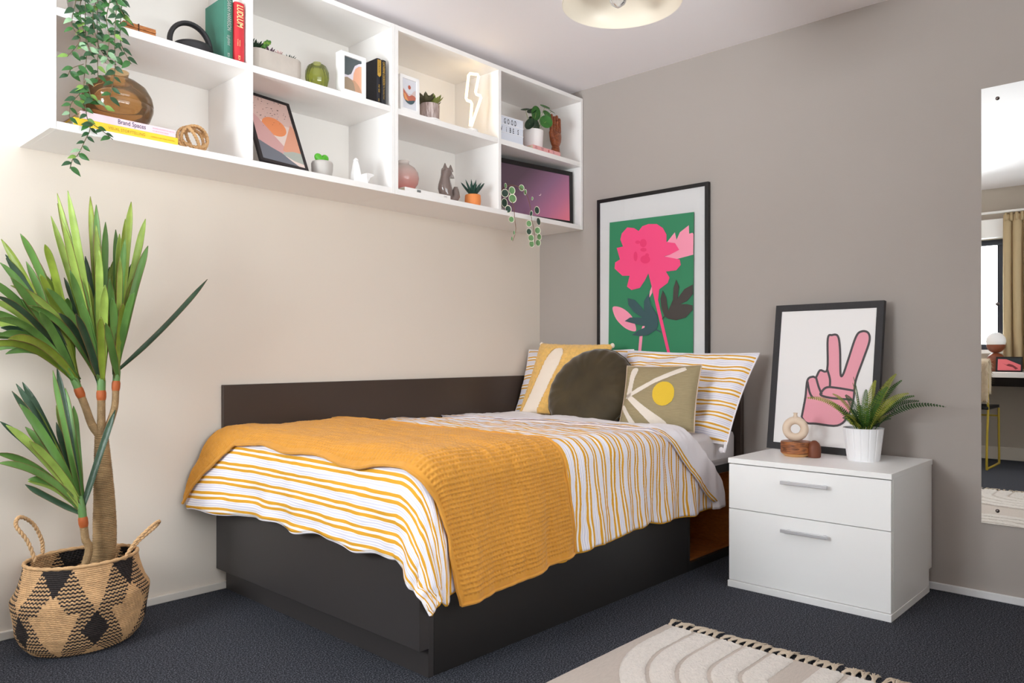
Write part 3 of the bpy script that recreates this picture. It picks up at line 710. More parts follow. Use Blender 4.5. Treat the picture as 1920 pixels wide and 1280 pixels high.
# wooden round box, ring vase, brown bud vase
walnut = wood_mat('walnut_grain', (84, 44, 22), (172, 104, 56), scale=(1, 1, 5), rough=0.45, wscale=9)
sap = mat('pale_sapwood', (206, 160, 104), 0.5)
bx_ = on(1494, 850, 0, -0.285); wbx = thing('wooden_block', 'round walnut block with pale base under ring vase', 'decoration', (-0.285, bx_.y, 0.528))
wc = (-0.290, bx_.y, 0.528)
obj('walnut_top', MB().lathe([(0.060, 0.012), (0.0625, 0.016), (0.0625, 0.058), (0.060, 0.062)], wc, 40), walnut, wbx)
obj('pale_base', MB().lathe([(0.045, 0), (0.058, 0.010), (0.060, 0.0135)], wc, 40), sap, wbx)
rv = thing('ring_vase', 'beige ring-shaped bud vase standing on walnut block', 'vase', (wc[0], wc[1], 0.590))
beige = mat('matte_beige_ceramic', (222, 200, 178), 0.75, bump=0.1, bscale=60)
ringc = Vector((wc[0] - 0.004, wc[1] + 0.002, 0.590 + 0.0515)); ca_ = Vector((0.35, -0.94, 0)).normalized()
rm = MB().tube([ringc + (ca_ * math.cos(t) + Vector((0, 0, 1)) * math.sin(t)) * 0.0355 for t in [2 * PI * k / 40 for k in range(40)]], 0.0165, 14, closed=True)
obj('ring_body', rm, beige, rv, smooth=60)
obj('neck', MB().lathe([(0.011, 0), (0.008, 0.008), (0.0075, 0.015), (0.0095, 0.020), (0.006, 0.0195), (0.005, 0.008)], ringc + Vector((0, 0, 0.047)), 18), beige, rv)
bv = on(1525, 858, 2, 0.528); bud = thing('bud_vase', 'small reddish-brown rounded bud vase beside walnut block', 'vase', tuple(bv))
obj('vase_body', MB().lathe([(0.0, 0.0), (0.022, 0), (0.0255, 0.004), (0.0265, 0.03), (0.0255, 0.045), (0.019, 0.060), (0.010, 0.068), (0.006, 0.070), (0.005, 0.062), (0.005, 0.05)], bv + Vector((0.01, 0.0, 0.0)), 28), mat('terracotta_brown', (112, 60, 38), 0.5), bud)

# potted fern
pc_ = Vector((-0.235, -1.925, 0.528)); fern = thing('potted_fern', 'green fern in ribbed white pot on the nightstand', 'potted plant', tuple(pc_))
rib = []
potm = MB(); n_ = 120
prof = [(0.058, 0.0), (0.0605, 0.004), (0.0755, 0.128), (0.0765, 0.131), (0.073, 0.131), (0.069, 0.115), (0.0, 0.115)]
vs = []; fs = []
for j, (r, z) in enumerate(prof):
    for k in range(n_):
        a = 2 * PI * k / n_; g = 0.0022 * (1 if (k % 8) in (0,) else 0) if 1 <= j <= 2 else 0
        vs.append(pc_ + Vector(((r - g) * math.cos(a), (r - g) * math.sin(a), z)))
for j in range(len(prof) - 1):
    for k in range(n_): k2 = (k + 1) % n_; fs.append((j * n_ + k, j * n_ + k2, (j + 1) * n_ + k2, (j + 1) * n_ + k))
fs.append(tuple(range(n_ - 1, -1, -1))); potm.add(vs, fs)
obj('pot', potm, mat('white_glazed_pot', (240, 240, 242), 0.35), fern, smooth=25)
obj('soil', MB().lathe([(0.0, 0.1165), (0.068, 0.1165)], pc_, 24, cap=False), soilM, fern)
def frond(name, p0, p1, p2, w, m, parent, nl=30, world=True, roll=0.9):
    mb = MB(); P = []
    for k in range(nl + 1):
        t = k / nl; P.append(p0 * (1 - t) ** 2 + p1 * 2 * t * (1 - t) + p2 * t * t)
    mb.tube(P[::2] + ([P[-1]] if nl % 2 else []), [0.0016 * (1 - 0.7 * k / (nl / 2)) for k in range(len(P[::2]) + (1 if nl % 2 else 0))], 4)
    upv = Vector((0, 0, 1))
    for k in range(3, nl):
        t = (P[k] - P[k - 1]).normalized(); s_ = t.cross(upv); s_ = s_.normalized() if s_.length > 0.05 else Vector((1, 0, 0)); nrm = s_.cross(t); rl_ = roll * sstep(0.1, 0.5, k / nl); s_ = s_ * math.cos(rl_) + nrm * math.sin(rl_); nrm = s_.cross(t)
        f = k / nl; lw = w * min(1, 0.45 + f * 2.2) * (1 - 0.86 * f ** 2.6)
        hw = (P[-1] - P[0]).length / nl * 0.40
        for sg in (1, -1):
            d = s_ * sg; tip = P[k] + d * lw + t * lw * 0.30 - nrm * lw * 0.15
            mid = P[k] + d * lw * 0.5 + t * lw * 0.1
            mb.add([P[k] - t * hw * 0.5, mid - t * hw + nrm * 0.001, tip, mid + t * hw + nrm * 0.001, P[k] + t * hw * 0.5], [(0, 1, 2, 3, 4)])
    return obj(name, mb, m, parent, smooth=0, world=world)
rs = random.Random(11)
fm_ = [mat('fern_green', (66, 106, 36), 0.5, var=0.25, vscale=30), mat('fern_lime', (150, 154, 58), 0.5, var=0.2, vscale=30), mat('fern_dark', (38, 74, 30), 0.5, var=0.25, vscale=30)]
c0 = pc_ + Vector((0, 0, 0.12))
tips = [((1512, 746), -0.42, 1), ((1560, 738), -0.36, 1), ((1600, 706), -0.34, 0), ((1598, 717), -0.30, 1), ((1642, 712), -0.28, 1), ((1681, 700), -0.25, 1), ((1692, 712), -0.20, 0), ((1716, 742), -0.18, 0), ((1705, 737), -0.27, 1), ((1725, 752), -0.12, 2), ((1774, 763), -0.20, 2), ((1665, 725), -0.30, 0), ((1625, 730), -0.36, 0), ((1585, 740), -0.20, 2)]
for (uv_, x_, mi_) in tips:
    tip = on(uv_[0], uv_[1], 0, max(x_, -0.42)); d = tip - c0; mid = c0 + d * 0.45 + Vector((0, 0, 0.035 + 0.25 * max(0, Vector((d.x, d.y, 0)).length - 0.05)))
    frond('frond', c0 + Vector((d.x * 0.12, d.y * 0.12, -0.005)), mid, tip, 0.0225, fm_[mi_], fern, roll=0.75 + 0.3 * rs.random())
for k in range(26):
    a = rs.random() * 2 * PI; L = 0.07 + 0.06 * rs.random(); tip = c0 + Vector((math.cos(a) * L, math.sin(a) * L, 0.04 + 0.07 * rs.random()))
    if tip.x > -0.06: tip.x = -0.06
    d = tip - c0
    frond('frond', c0 + Vector((d.x * 0.15, d.y * 0.15, -0.005)), c0 + d * 0.5 + Vector((0, 0, 0.03)), tip, 0.020, fm_[(0, 2, 0, 1, 2)[k % 5]], fern, nl=20)

# ------------------------------------------------------------ mirror
mirM = mat('mirror_silver', (236, 238, 236), 0.0, metal=1.0)
mr = thing('wall_mirror', 'tall frameless wall mirror with screw caps reflecting window and desk', 'mirror', (-0.003, -2.56, 0.295))
obj('mirror_glass', MB().box((-0.006, -2.83, 0.295), (-0.001, -2.290, 1.991)), mirM, mr, bevel=0.0008, smooth=0)
for z in (0.349, 1.148, 1.942):
    for y in (-2.345, -2.775):
        sc_ = MB().ell((-0.007, y, z), (0.005, 0.0072, 0.0072), 14, 8); obj('screw_cap', sc_, mat('dark_chrome_cap', (120, 110, 108), 0.2, metal=1.0), mr)

# ------------------------------------------------------------ pendant lamp
pL = Vector((-1.373, -1.546, 2.10)); lamp = thing('pendant_lamp', 'white enamel dome pendant shade with clear bulb hanging from the ceiling', 'lamp', tuple(pL))
sh_ = [(0.195, 0.0), (0.1955, 0.004), (0.186, 0.03), (0.150, 0.082), (0.095, 0.120), (0.045, 0.140), (0.030, 0.145), (0.030, 0.143), (0.044, 0.137), (0.094, 0.117), (0.148, 0.079), (0.183, 0.028), (0.192, 0.002), (0.195, 0.0)]
obj('shade', MB().lathe(sh_, pL, 64, cap=False), mat('cream_enamel', (226, 214, 196), 0.3), lamp, smooth=50)
obj('lamp_holder', MB().lathe([(0.018, 0.085), (0.02, 0.10), (0.02, 0.15), (0.028, 0.152), (0.028, 0.19), (0.008, 0.20)], pL, 24), mat('dark_holder', (70, 60, 52), 0.5), lamp)
obj('cord', MB().tube([pL + Vector((0, 0, 0.195)), pL + Vector((0, 0, 0.345))], 0.003, 8), white, lamp)
obj('ceiling_rose', MB().lathe([(0.045, 0.349), (0.045, 0.335), (0.01, 0.325)], pL, 24), white, lamp)
bulb = MB().lathe([(0.012, 0.09), (0.014, 0.075), (0.026, 0.045), (0.033, 0.015), (0.031, -0.002), (0.022, -0.018), (0.008, -0.027), (0.002, -0.030)], pL + Vector((-0.012, 0.006, 0.013)), 28)
obj('bulb', bulb, glass_mat('bulb_glass', (246, 246, 248), density=0.10), lamp, smooth=80)
obj('bulb_stem', MB().lathe([(0.010, 0.09), (0.006, 0.06), (0.004, 0.03), (0.011, 0.018), (0.004, 0.008)], pL + Vector((-0.012, 0.006, 0.013)), 14), mat('frosted_stem', (235, 235, 232), 0.3), lamp)

# ------------------------------------------------------------ rug
rugM = mat('beige_flatweave', (208, 196, 186), 0.95, bump=0.6, bscale=300, var=0.05, vscale=60, stretch=(1, 4, 1))
rugT = mat('cream_tufting', (222, 214, 206), 0.95, bump=1.0, bscale=160, var=0.06, vscale=90, sheen=0.2)
rx0, rx1, ry0, ry1 = -2.72, -1.115, -2.62, -1.555
rug = thing('rug', 'cream rug with raised arch pattern and knotted fringe on dark carpet', 'rug', (-1.9, -2.08, 0))
obj('woven_base', MB().grid(lambda a, b: (lerp(rx0, rx1, a), lerp(ry0, ry1, b), 0.0085 + 0.0012 * noise.noise(Vector((a * 14, b * 9, 2)))), 120, 80), rugM, rug)
obj('woven_edge', MB().box((rx0, ry0, 0.0005), (rx1, ry1, 0.007)), rugM, rug, smooth=0)
for cx, sgn in ((-1.30, 1), (-2.54, -1)):
    for k, (ra, rb) in enumerate(((0.392, 0.468), (0.305, 0.380), (0.213, 0.293), (0.125, 0.201), (0.040, 0.113))):
        end = rx1 - 0.015 if sgn > 0 else rx0 + 0.015; yc_ = -2.055
        def bf(a, b, ra=ra, rb=rb):
            L1 = abs(end - cx); Lr = PI * (ra + rb) / 2; tot = 2 * L1 + Lr; s_ = a * tot; r = lerp(ra, rb, b)
            if s_ < L1: x, y = end - sgn * s_, yc_ + r
            elif s_ > L1 + Lr: x, y = cx + sgn * (s_ - L1 - Lr), yc_ - r
            else: th = PI / 2 + PI * (s_ - L1) / Lr; x, y = cx + sgn * r * math.cos(th), yc_ + r * math.sin(th)
            e = min(b, 1 - b) * 2; z = 0.0092 + 0.0060 * min(1, e * 5) ** 0.5 + (rs.random() - 0.5) * 0.004 * min(1, e * 4)
            return (x + (rs.random() - .5) * 0.003, y + (rs.random() - .5) * 0.003, z)
        obj('tufted_arch', MB().grid(bf, int(60 + 300 * rb), 12), rugT, rug, smooth=80)
frM = mat('fringe_cotton', (206, 190, 170), 0.95, bump=0.4, bscale=200)
def tassel(x, y, sg, seed):
    q = random.Random(seed); mb = MB(); ang = (q.random() - 0.62) * 0.9; kx = x + sg * 0.012
    mb.ell((kx - sg * .004, y, 0.009), (0.008, 0.0065, 0.006), 8, 6)
    for k in range(9):
        a = ang + (q.random() - 0.5) * 0.5; L = 0.048 + q.random() * 0.024; w = 0.0075 * math.sin(k * 2.1)
        p0 = Vector((kx, y + w * 0.4, 0.011)); d = Vector((sg * math.cos(a), math.sin(a), 0)); sd = Vector((-d.y, d.x, 0))
        mb.tube([p0, p0 + d * L * .4 + sd * w * 0.6 + Vector((0, 0, 0.003)), p0 + d * L * .75 + sd * w + Vector((0, 0, -0.002)), p0 + d * L + sd * w * 1.6 + Vector((0, 0, -0.007))], [0.0024, 0.0023, 0.002, 0.001], 5)
    return mb
ny = 38
for k in range(ny):
    y = ry1 - 0.012 - k * (ry1 - ry0 - 0.024) / (ny - 1)
    obj('tassel', tassel(rx1 - 0.004, y, 1, k), frM, rug)
    obj('tassel', tassel(rx0 + 0.004, y, -1, k + 100), frM, rug)
#@P3

# ------------------------------------------------------------ things on the shelves
def book(name_label, x0, x1, y0, y1, z0, z1, cov, pg, spine='front', group=None, r=0.003, rounded=0.0):
    """upright or lying book; spine faces the room"""
    b = thing('book', name_label, 'book', ((x0 + x1) / 2, (y0 + y1) / 2, z0), group=group)
    t = 0.0022; lying = (x1 - x0) > (z1 - z0)
    cm_ = MB()
    if lying:
        cm_.box((x0, y0, z0), (x1, y1, z0 + t)); cm_.box((x0, y0, z1 - t), (x1, y1, z1)); cm_.box((x0, y0 - 0.0005, z0), (x1, y0 + t, z1))
        obj('cover', cm_, cov, b, bevel=0.0008); obj('pages', MB().box((x0 + 0.003, y0 + t, z0 + t), (x1 - 0.003, y1 - 0.004, z1 - t)), pg, b, smooth=0)
    else:
        cm_.box((x0, y0 + rounded, z0), (x0 + t, y1, z1)); cm_.box((x1 - t, y0 + rounded, z0), (x1, y1, z1))
        n = 8; out = [(x0 + (x1 - x0) * k / n, y0 + rounded * (1 - math.sin(PI * k / n))) for k in range(n + 1)] + [(x1, y0 + rounded + 0.002), (x0, y0 + rounded + 0.002)]
        cm_.prism(out, lambda x, y, d: Vector((x, y, z0 + d)), z1 - z0)
        obj('cover', cm_, cov, b, bevel=0.0006); obj('pages', MB().box((x0 + t, y0 + rounded + 0.003, z0 + 0.004), (x1 - t, y1 - 0.004, z1 - 0.004)), pg, b, smooth=0)
    return b
pages = mat('book_pages', (226, 214, 190), 0.85, bump=0.3, bscale=300, stretch=(1, 1, 20))
def vtext(b, s, x, y, z, size, m, shear=0, sx=1, bold=0.0, spacing=1.0, name='lettering'):
    """reads downwards on a spine; x is the left edge of the letters' height, z the top start"""
    M_ = basis((x, y, z), (0, 0, -1), (1, 0, 0)); return obj(name, text_mb(s, M_, size, shear, sx, spacing, bold), m, b, smooth=0)
def htext(b, s, o_, size, m, xd=(1, 0, 0), yd=(0, 0, 1), **k):
    return obj('lettering', text_mb(s, basis(o_, xd, yd), size, **k), m, b, smooth=0)

# row of two hardbacks, upper left
gb = book('green clothbound hardback with silver spine lettering beside the red book', -2.114, -2.079, -0.305, -0.150, ZM, ZM + 0.232, mat('green_cloth', (62, 118, 100), 0.7, bump=0.3, bscale=300, var=0.08, vscale=12), pages, rounded=0.006)
silver = mat('silver_foil', (200, 200, 196), 0.35, metal=0.6); gold = mat('gold_foil', (224, 180, 80), 0.35, metal=0.5); cream = mat('cream_foil', (250, 226, 160), 0.5)
vtext(gb, 'SARAH HARRISON', -2.104, -0.3062, ZM + 0.222, 0.022, silver, 0.2, 0.62); vtext(gb, 'La ghirland', -2.103, -0.3062, ZM + 0.092, 0.017, silver, 0.3, 0.5); vtext(gb, 'BCA', -2.103, -0.3062, ZM + 0.026, 0.012, silver, 0, 0.6)
rb_ = book('red hardback with tall cream spine lettering against the divider', -2.077, -2.040, -0.315, -0.160, ZM, ZM + 0.222, mat('red_cloth', (196, 44, 52), 0.6, bump=0.2, bscale=300), pages, rounded=0.005)
vtext(rb_, 'LUDLUM', -2.071, -0.3162, ZM + 0.212, 0.034, cream, 0.12, 0.62, 0.0004); vtext(rb_, 'THE ROAD', -2.062, -0.3162, ZM + 0.082, 0.006, cream, 0, 0.8); vtext(rb_, 'TO OMAHA', -2.070, -0.3162, ZM + 0.084, 0.006, cream, 0, 0.8); vtext(rb_, 'BCA', -2.066, -0.3162, ZM + 0.024, 0.012, cream, 0, 0.7)
# kettle-like handle object
kt = thing('cast_ornament', 'matte black round ornament with a tall arched handle', 'ornament', (-2.205, -0.235, ZM)); kc = Vector((-2.200, -0.235, ZM))
kb = mat('matte_black_metal', (38, 36, 38), 0.55, bump=0.08, bscale=100)
obj('round_body', MB().lathe([(0.060, 0), (0.068, 0.004), (0.0695, 0.03), (0.064, 0.040), (0.055, 0.045), (0.0, 0.047)], kc, 44), kb, kt)
hp = [kc + Vector((-0.010 + 0.074 * math.cos(t), 0.0, 0.040 + 0.078 * math.sin(t))) for t in [PI * (1.10 - 1.20 * k / 26) for k in range(27)]]
obj('arched_handle', MB().tube(hp, 0.0085, 12, flat=1.7), kb, kt, smooth=60)
# slatted wood block
sl = thing('wooden_coaster_stack', 'small stack of slatted orange-brown wood beside trailing plant', 'ornament', (-2.42, -0.27, ZM))
ow = wood_mat('orange_bamboo', (150, 84, 36), (196, 128, 66), scale=(1, 6, 6), wscale=20)
for k in range(6): obj('slat', MB().box((-2.468 + 0.001 * (k % 2), -0.312 + 0.0015 * (k % 3), ZM + 0.0048 * k + 0.0001), (-2.362, -0.200, ZM + 0.0048 * k + 0.0040)), ow, sl, smooth=0)
obj('binding_cord', MB().box((-2.4205, -0.3135, ZM), (-2.4175, -0.199, ZM + 0.030)), mat('dark_cord', (70, 38, 20), 0.8), sl, smooth=0)

# lower left: two lying books, amber vase, rope knot
yb_ = book('yellow paperback lying under the pink book and amber vase', -2.622, -2.293, -0.325, -0.090, ZL, ZL + 0.0245, mat('yellow_cover', (246, 204, 50), 0.5), pages)
dk = mat('ochre_print', (176, 130, 30), 0.6); nv = mat('navy_print', (52, 48, 96), 0.6); rp = mat('rose_print', (206, 120, 150), 0.6)
htext(yb_, 'VISUAL STORYTELLING', (-2.520, -0.3262, ZL + 0.0075), 0.0140, dk, sx=0.80); htext(yb_, 'INSPIRING A NEW VISUAL LANGUAGE', (-2.385, -0.3262, ZL + 0.009), 0.0062, dk, sx=0.75)
pb_ = book('pale pink paperback lying on the yellow book under the amber vase', -2.600, -2.300, -0.322, -0.100, ZL + 0.025, ZL + 0.0505, mat('pale_pink_cover', (238, 212, 218), 0.5), pages)
htext(pb_, 'Brand Spaces', (-2.490, -0.3232, ZL + 0.0325), 0.0215, nv, sx=0.78, bold=0.0001); htext(pb_, 'BRANDED ARCHITECTURE AND THE', (-2.378, -0.3232, ZL + 0.040), 0.0056, rp, sx=0.78); htext(pb_, 'FUTURE OF RETAIL DESIGN', (-2.378, -0.3232, ZL + 0.031), 0.0056, rp, sx=0.78)
av = thing('amber_vase', 'large round amber glass vase standing on two lying books', 'vase', (-2.448, -0.205, ZL + 0.0505)); ac_ = Vector((-2.448, -0.205, ZL + 0.051))
amb = glass_mat('amber_glass', (226, 192, 144), density=0.12)
vp = [(0.0, 0.003), (0.055, 0.0), (0.075, 0.006), (0.100, 0.030), (0.1115, 0.062), (0.1125, 0.074), (0.1095, 0.078), (0.1125, 0.082), (0.108, 0.108), (0.090, 0.140), (0.062, 0.160), (0.036, 0.168), (0.033, 0.178), (0.036, 0.192)]
obj('glass_body', MB().lathe(vp, ac_, 56, cap=False), amb, av, smooth=60)
rk = thing('rope_knot', 'natural jute rope knot ornament beside the lying books', 'ornament', (-2.215, -0.24, ZL)); kc = Vector((-2.205, -0.250, ZL + 0.053))
jute = mat('jute_rope', (206, 164, 116), 0.9, bump=0.6, bscale=150)
def rope_ring(c, R_, rot, rad=0.0078, n=120, tw=30):
    mb = MB(); rot = Matrix.Rotation(rot[0], 3, 'X') @ Matrix.Rotation(rot[1], 3, 'Y') @ Matrix.Rotation(rot[2], 3, 'Z')
    for ph in (0, 2 * PI / 3, 4 * PI / 3):
        pts = []
        for k in range(n):
            t = 2 * PI * k / n; a = tw * t + ph; r = R_ + 0.0038 * math.cos(a) * rad / 0.0078; z = 0.0038 * math.sin(a)
            pts.append(c + rot @ Vector((r * math.cos(t), r * math.sin(t), z)))
        mb.tube(pts, rad * 0.62, 6, closed=True)
    return mb
for k, (rt_, R__, dc) in enumerate((((PI / 2 + .25, 0.0, 0), .048, (0.004, 0, 0)), ((PI / 2 - 0.2, 0.0, 0.0), .047, (-.006, .01, -.001)), ((PI / 2, 0, 1.15), .047, (0.004, .0, 0)), ((0.35, 1.05, 0), .046, (-.002, .004, 0)), ((.9, -.2, -.6), .045, (.004, 0, .002)))): obj('rope_loop', rope_ring(kc + Vector(dc), R__, rt_, rad=.0056), jute, rk, smooth=60)

# ---- upper, second bay
conc = mat('pale_concrete', (186, 176, 166), 0.85, bump=0.3, bscale=40, var=0.08, vscale=14)
tp = thing('succulent_trough', 'long pale concrete trough planted with mixed succulents', 'potted plant', (-1.895, -0.27, ZM)); tx0, tx1, ty0, ty1, tz = -2.008, -1.790, -0.318, -0.225, ZM + 0.078
def stad(x0, x1, y0, y1, r, n=8):
    out = []
    for cx, cy, a0 in ((x1 - r, y1 - r, 0), (x0 + r, y1 - r, 90), (x0 + r, y0 + r, 180), (x1 - r, y0 + r, 270)):
        for k in range(n + 1): a = math.radians(a0 + 90 * k / n); out.append((cx + r * math.cos(a), cy + r * math.sin(a)))
    return out
def loft(mb, rings):
    n = len(rings[0]); vs = [p for r in rings for p in r]; fs = [(j * n + k, j * n + (k + 1) % n, (j + 1) * n + (k + 1) % n, (j + 1) * n + k) for j in range(len(rings) - 1) for k in range(n)]
    fs.append(tuple(range(n - 1, -1, -1))); fs.append(tuple((len(rings) - 1) * n + k for k in range(n))); return mb.add(vs, fs)
S1 = lambda d, z: [(x, y, z) for x, y in stad(tx0 + d, tx1 - d, ty0 + d, ty1 - d, 0.035)]
obj('trough', loft(MB(), [S1(.006, ZM), S1(.002, ZM + .004), S1(0, ZM + .02), S1(0, tz - .004), S1(.002, tz), S1(.007, tz), S1(.009, tz - .010)]), conc, tp)
obj('soil', MB().box((tx0 + .02, ty0 + .015, tz - .012), (tx1 - .02, ty1 - .015, tz - .006)), soilM, tp)
def rosette(parent, c, R_, n, m, layers=3, up=0.5, wf=0.32, name='leaf', th=0.18, spike=False, q=None):
    q = q or random.Random(3)
    for L in range(layers):
        for k in range(n - L * 2):
            a = 2 * PI * (k + 0.5 * L) / (n - L * 2) + q.random() * 0.2; el = 0.15 + (up + 0.9 * L / max(1, layers - 1) * 0.9) * (0.9 + 0.2 * q.random()); ln = R_ * (1 - 0.22 * L) * (0.9 + 0.2 * q.random())
            d = Vector((math.cos(a) * math.cos(el), math.sin(a) * math.cos(el), math.sin(el))); s_ = Vector((-math.sin(a), math.cos(a), 0)); nn = d.cross(s_)
            w = ln * wf; rows = []
            prof = [(0, .5, 1), (.3, .85, 1), (.6, 1.0, .9), (.85, .6, .6), (1, .03, .05)] if not spike else [(0, .8, 1), (.3, 1, 1), (.6, .75, .8), (.85, .38, .5), (1, .03, .05)]
            mb = MB(); rings = []
            for f, ww, tt in prof:
                cc = Vector(c) + d * ln * f + Vector((0, 0, 1)) * ln * 0.15 * f * f; h = ln * th * tt
                rings.append([cc + s_ * w * .5 * ww * math.cos(t) + nn * h * .5 * math.sin(t) for t in [2 * PI * i / 6 for i in range(6)]])
            loft(mb, rings); obj(name, mb, m, parent, smooth=70)
plum = mat('plum_succulent', (92, 66, 82), 0.45, var=0.3, vscale=60)
rosette(tp, (-1.985, -0.285, tz - .004), 0.040, 10, G4, 4, up=0.5); rosette(tp, (-1.993, -0.26, tz + .012), 0.036, 8, G4, 3, up=0.8)
rosette(tp, (-1.925, -0.285, tz - .004), 0.030, 8, plum, 3); rosette(tp, (-1.893, -0.30, tz - .004), 0.022, 8, mat('pink_succulent', (196, 164, 160), 0.5), 2); rosette(tp, (-1.860, -0.27, tz - .006), 0.024, 8, G1, 2, up=.3)
rosette(tp, (-1.838, -0.28, tz - .006), 0.032, 10, G4, 3, up=.35, wf=.22, spike=True)
st = MB(); sb_ = Vector((-1.962, -0.285, tz - .004)); se = sb_ + Vector((0.038, 0.0, 0.050))
obj('stem', MB().tube([sb_, lerp(sb_, se, .5) + Vector((.0, 0, .006)), se], [.003, .003, .002], 6), G2, tp)
for k in range(26):
    f = 0.25 + 0.75 * k / 26; p = lerp(sb_, se, f) + Vector((0, 0, 0.005 * math.sin(PI * f))); a = k * 2.4; obj('bead_leaf', MB().ell(p + Vector((math.cos(a) * .008, math.sin(a) * .008, .001)), (.006, .0045, .0055), 7, 5), G2 if k % 3 else G3, tp)

gv = thing('green_vase', 'small ribbed olive-green glass vase beside the concrete trough', 'vase', (-1.700, -0.268, ZM)); gc = Vector((-1.700, -0.268, ZM + .0005))
gp = [(0.0, 0.004), (0.026, 0.0), (0.032, 0.002), (0.042, 0.020), (0.0475, 0.045), (0.0465, 0.070), (0.038, 0.092), (0.024, 0.102), (0.016, 0.103), (0.015, 0.106), (0.017, 0.109)]
nrb = 72; vsr = []; fsr = []; pfull = gp
for j, (r, z) in enumerate(pfull):
    for k in range(nrb): a = 2 * PI * k / nrb; g = 0.0009 * math.cos(a * 18) * (1 if 1 < j < len(gp) - 3 else 0); vsr.append(gc + Vector(((r + g) * math.cos(a), (r + g) * math.sin(a), z)))
for j in range(len(pfull) - 1):
    for k in range(nrb): k2 = (k + 1) % nrb; fsr.append((j * nrb + k, j * nrb + k2, (j + 1) * nrb + k2, (j + 1) * nrb + k))
obj('glass_body', MB().add(vsr, fsr), glass_mat('olive_glass', (206, 212, 130), density=0.12), gv, smooth=60)

whf = mat('white_frame', (240, 238, 236), 0.45)
o_ = Vector((-1.620, -0.322, ZM + .0005))
f2, M = frame_thing('framed_print', 'deep white box frame with grey and peach abstract print', 'picture', o_, (1, 0.0, 0), (0, 0, 1), 0.125, 0.172, 0.017, 0.040, whf, paper, lip=0.010)
def lp(M, lift=-0.0095): return lambda x, y, d: M @ Vector((x, y, lift + d))
A1, A2, A3, A4, A5 = ink('slate', (84, 92, 94)), ink('pale_lilac', (222, 214, 222)), ink('peach', (226, 168, 138)), ink('clay', (196, 152, 122)), ink('sand_brown', (160, 140, 118))
w_, h_ = .125, .172
def U(pts, x0=.017, y0=.017, w=.091, h=.138): return [(x0 + a * w, y0 + b * h) for a, b in pts]
art(f2, [(A2, U([(0, 0), (1, 0), (1, 1), (0, 1)]), False), (A1, U([(0, .46), (.25, .46), (.42, .52), (.52, .66), (.62, .80), (.85, .90), (1, .93), (1, 1), (0, 1)]), False),
    (A3, U([(.52, .34), (.55, .55), (.66, .72), (.85, .82), (1, .84), (1, 0), (.55, .0)]), False), (A4, U([(0, .0), (1, 0), (1, .08), (.85, .22), (.62, .34), (.45, .35), (.2, .1)]), False), (A5, U([(0, .36), (.2, .40), (.42, .36), (.55, .26), (.62, .10), (.64, 0), (0, 0)]), False)], lp(M))
bkm = mat('black_cloth', (30, 28, 34), 0.6, bump=0.2, bscale=300)
b1 = book('black hardback with gold title, the left of the black pair', -1.4295, -1.4080, -0.312, -0.165, ZM, ZM + .196, bkm, pages, rounded=.003, group=None)
b2 = book('black hardback with gold lettering, the right one beside the side panel', -1.4070, -1.3830, -0.316, -0.168, ZM, ZM + .194, bkm, pages, rounded=.004)
obj('gold_block', MB().add([Vector((x, -0.3124, z)) for x, z in ((-1.4280, ZM + .122), (-1.4180, ZM + .116), (-1.4095, ZM + .124), (-1.4095, ZM + .190), (-1.4280, ZM + .190))], [(0, 1, 2, 3, 4)]), gold, b1, smooth=0)
vtext(b1, 'COOKSON', -1.4235, -0.3128, ZM + .187, 0.013, mat('dark_print', (30, 24, 20), .6), 0, .8); vtext(b1, 'THE TIDE', -1.4240, -0.3128, ZM + .085, 0.012, gold, 0.2, .7); vtext(b1, 'BCA', -1.424, -0.3128, ZM + .022, 0.009, gold, 0, .7)
vtext(b2, 'CATHERINE COOKSON', -1.4030, -0.3168, ZM + .186, 0.0165, gold, 0, .58, .0002); vtext(b2, 'The Thursday Friend', -1.4000, -0.3168, ZM + .082, 0.0095, gold, .2, .72)

# ---- lower, second bay
pA, pB = on(493, 304, 2, ZL), on(582, 322, 2, ZL)
ob = Vector((-1.975, -0.314, ZL + .0125))
blk2 = mat('black_frame_matte', (34, 27, 28), 0.5)
f3, M = frame_thing('framed_print', 'black-framed print of orange sun and birds leaning back in the lower bay', 'picture', ob, (1, 0.0, -0.05), (0.02, 0.185, 0.325), 0.210, 0.362, 0.014, 0.014, blk2, paper)
c_bl, c_pk, c_or, c_sal, c_sl, c_mint, c_pale = ink('blush', (214, 182, 172)), ink('dusty_pink', (206, 160, 156)), ink('sun_orange', (230, 142, 92)), ink('salmon', (218, 156, 128)), ink('slate_hill', (110, 112, 120)), ink('sage_hill', (168, 172, 162)), ink('pale_blush', (226, 206, 196))
def V3(pts, x0=.014, y0=.014, w=.182, h=.334): return [(x0 + a * w, y0 + b * h) for a, b in pts]
sh3 = [(c_bl, V3([(0, 0), (1, 0), (1, 1), (0, 1)]), False), (c_pale, V3([(.1, .62), (.9, .62), (.62, .28), (.45, .28)]), False), (c_or, V3(ellp(.50, .56, .29, .145)), False),
       (c_pk, V3([(0, .0), (.75, .0), (.68, .22), (.50, .36), (.30, .52), (.12, .66), (0, .72)]), False), (c_sal, V3([(.55, .20), (1, .12), (1, .62), (.93, .66), (.80, .50)]), False),
       (c_mint, V3([(.45, 0), (1, 0), (1, .22), (.80, .22), (.55, .17)]), False), (c_pale, V3([(.5, .0), (1, 0), (1, .05), (.78, .07), (.58, .12)]), False), (c_sl, V3([(0, 0), (.86, 0), (.70, .06), (.50, .15), (.28, .20), (0, .28)]), False)]
q = random.Random(5); bird = ink('bird_black', (60, 48, 46))
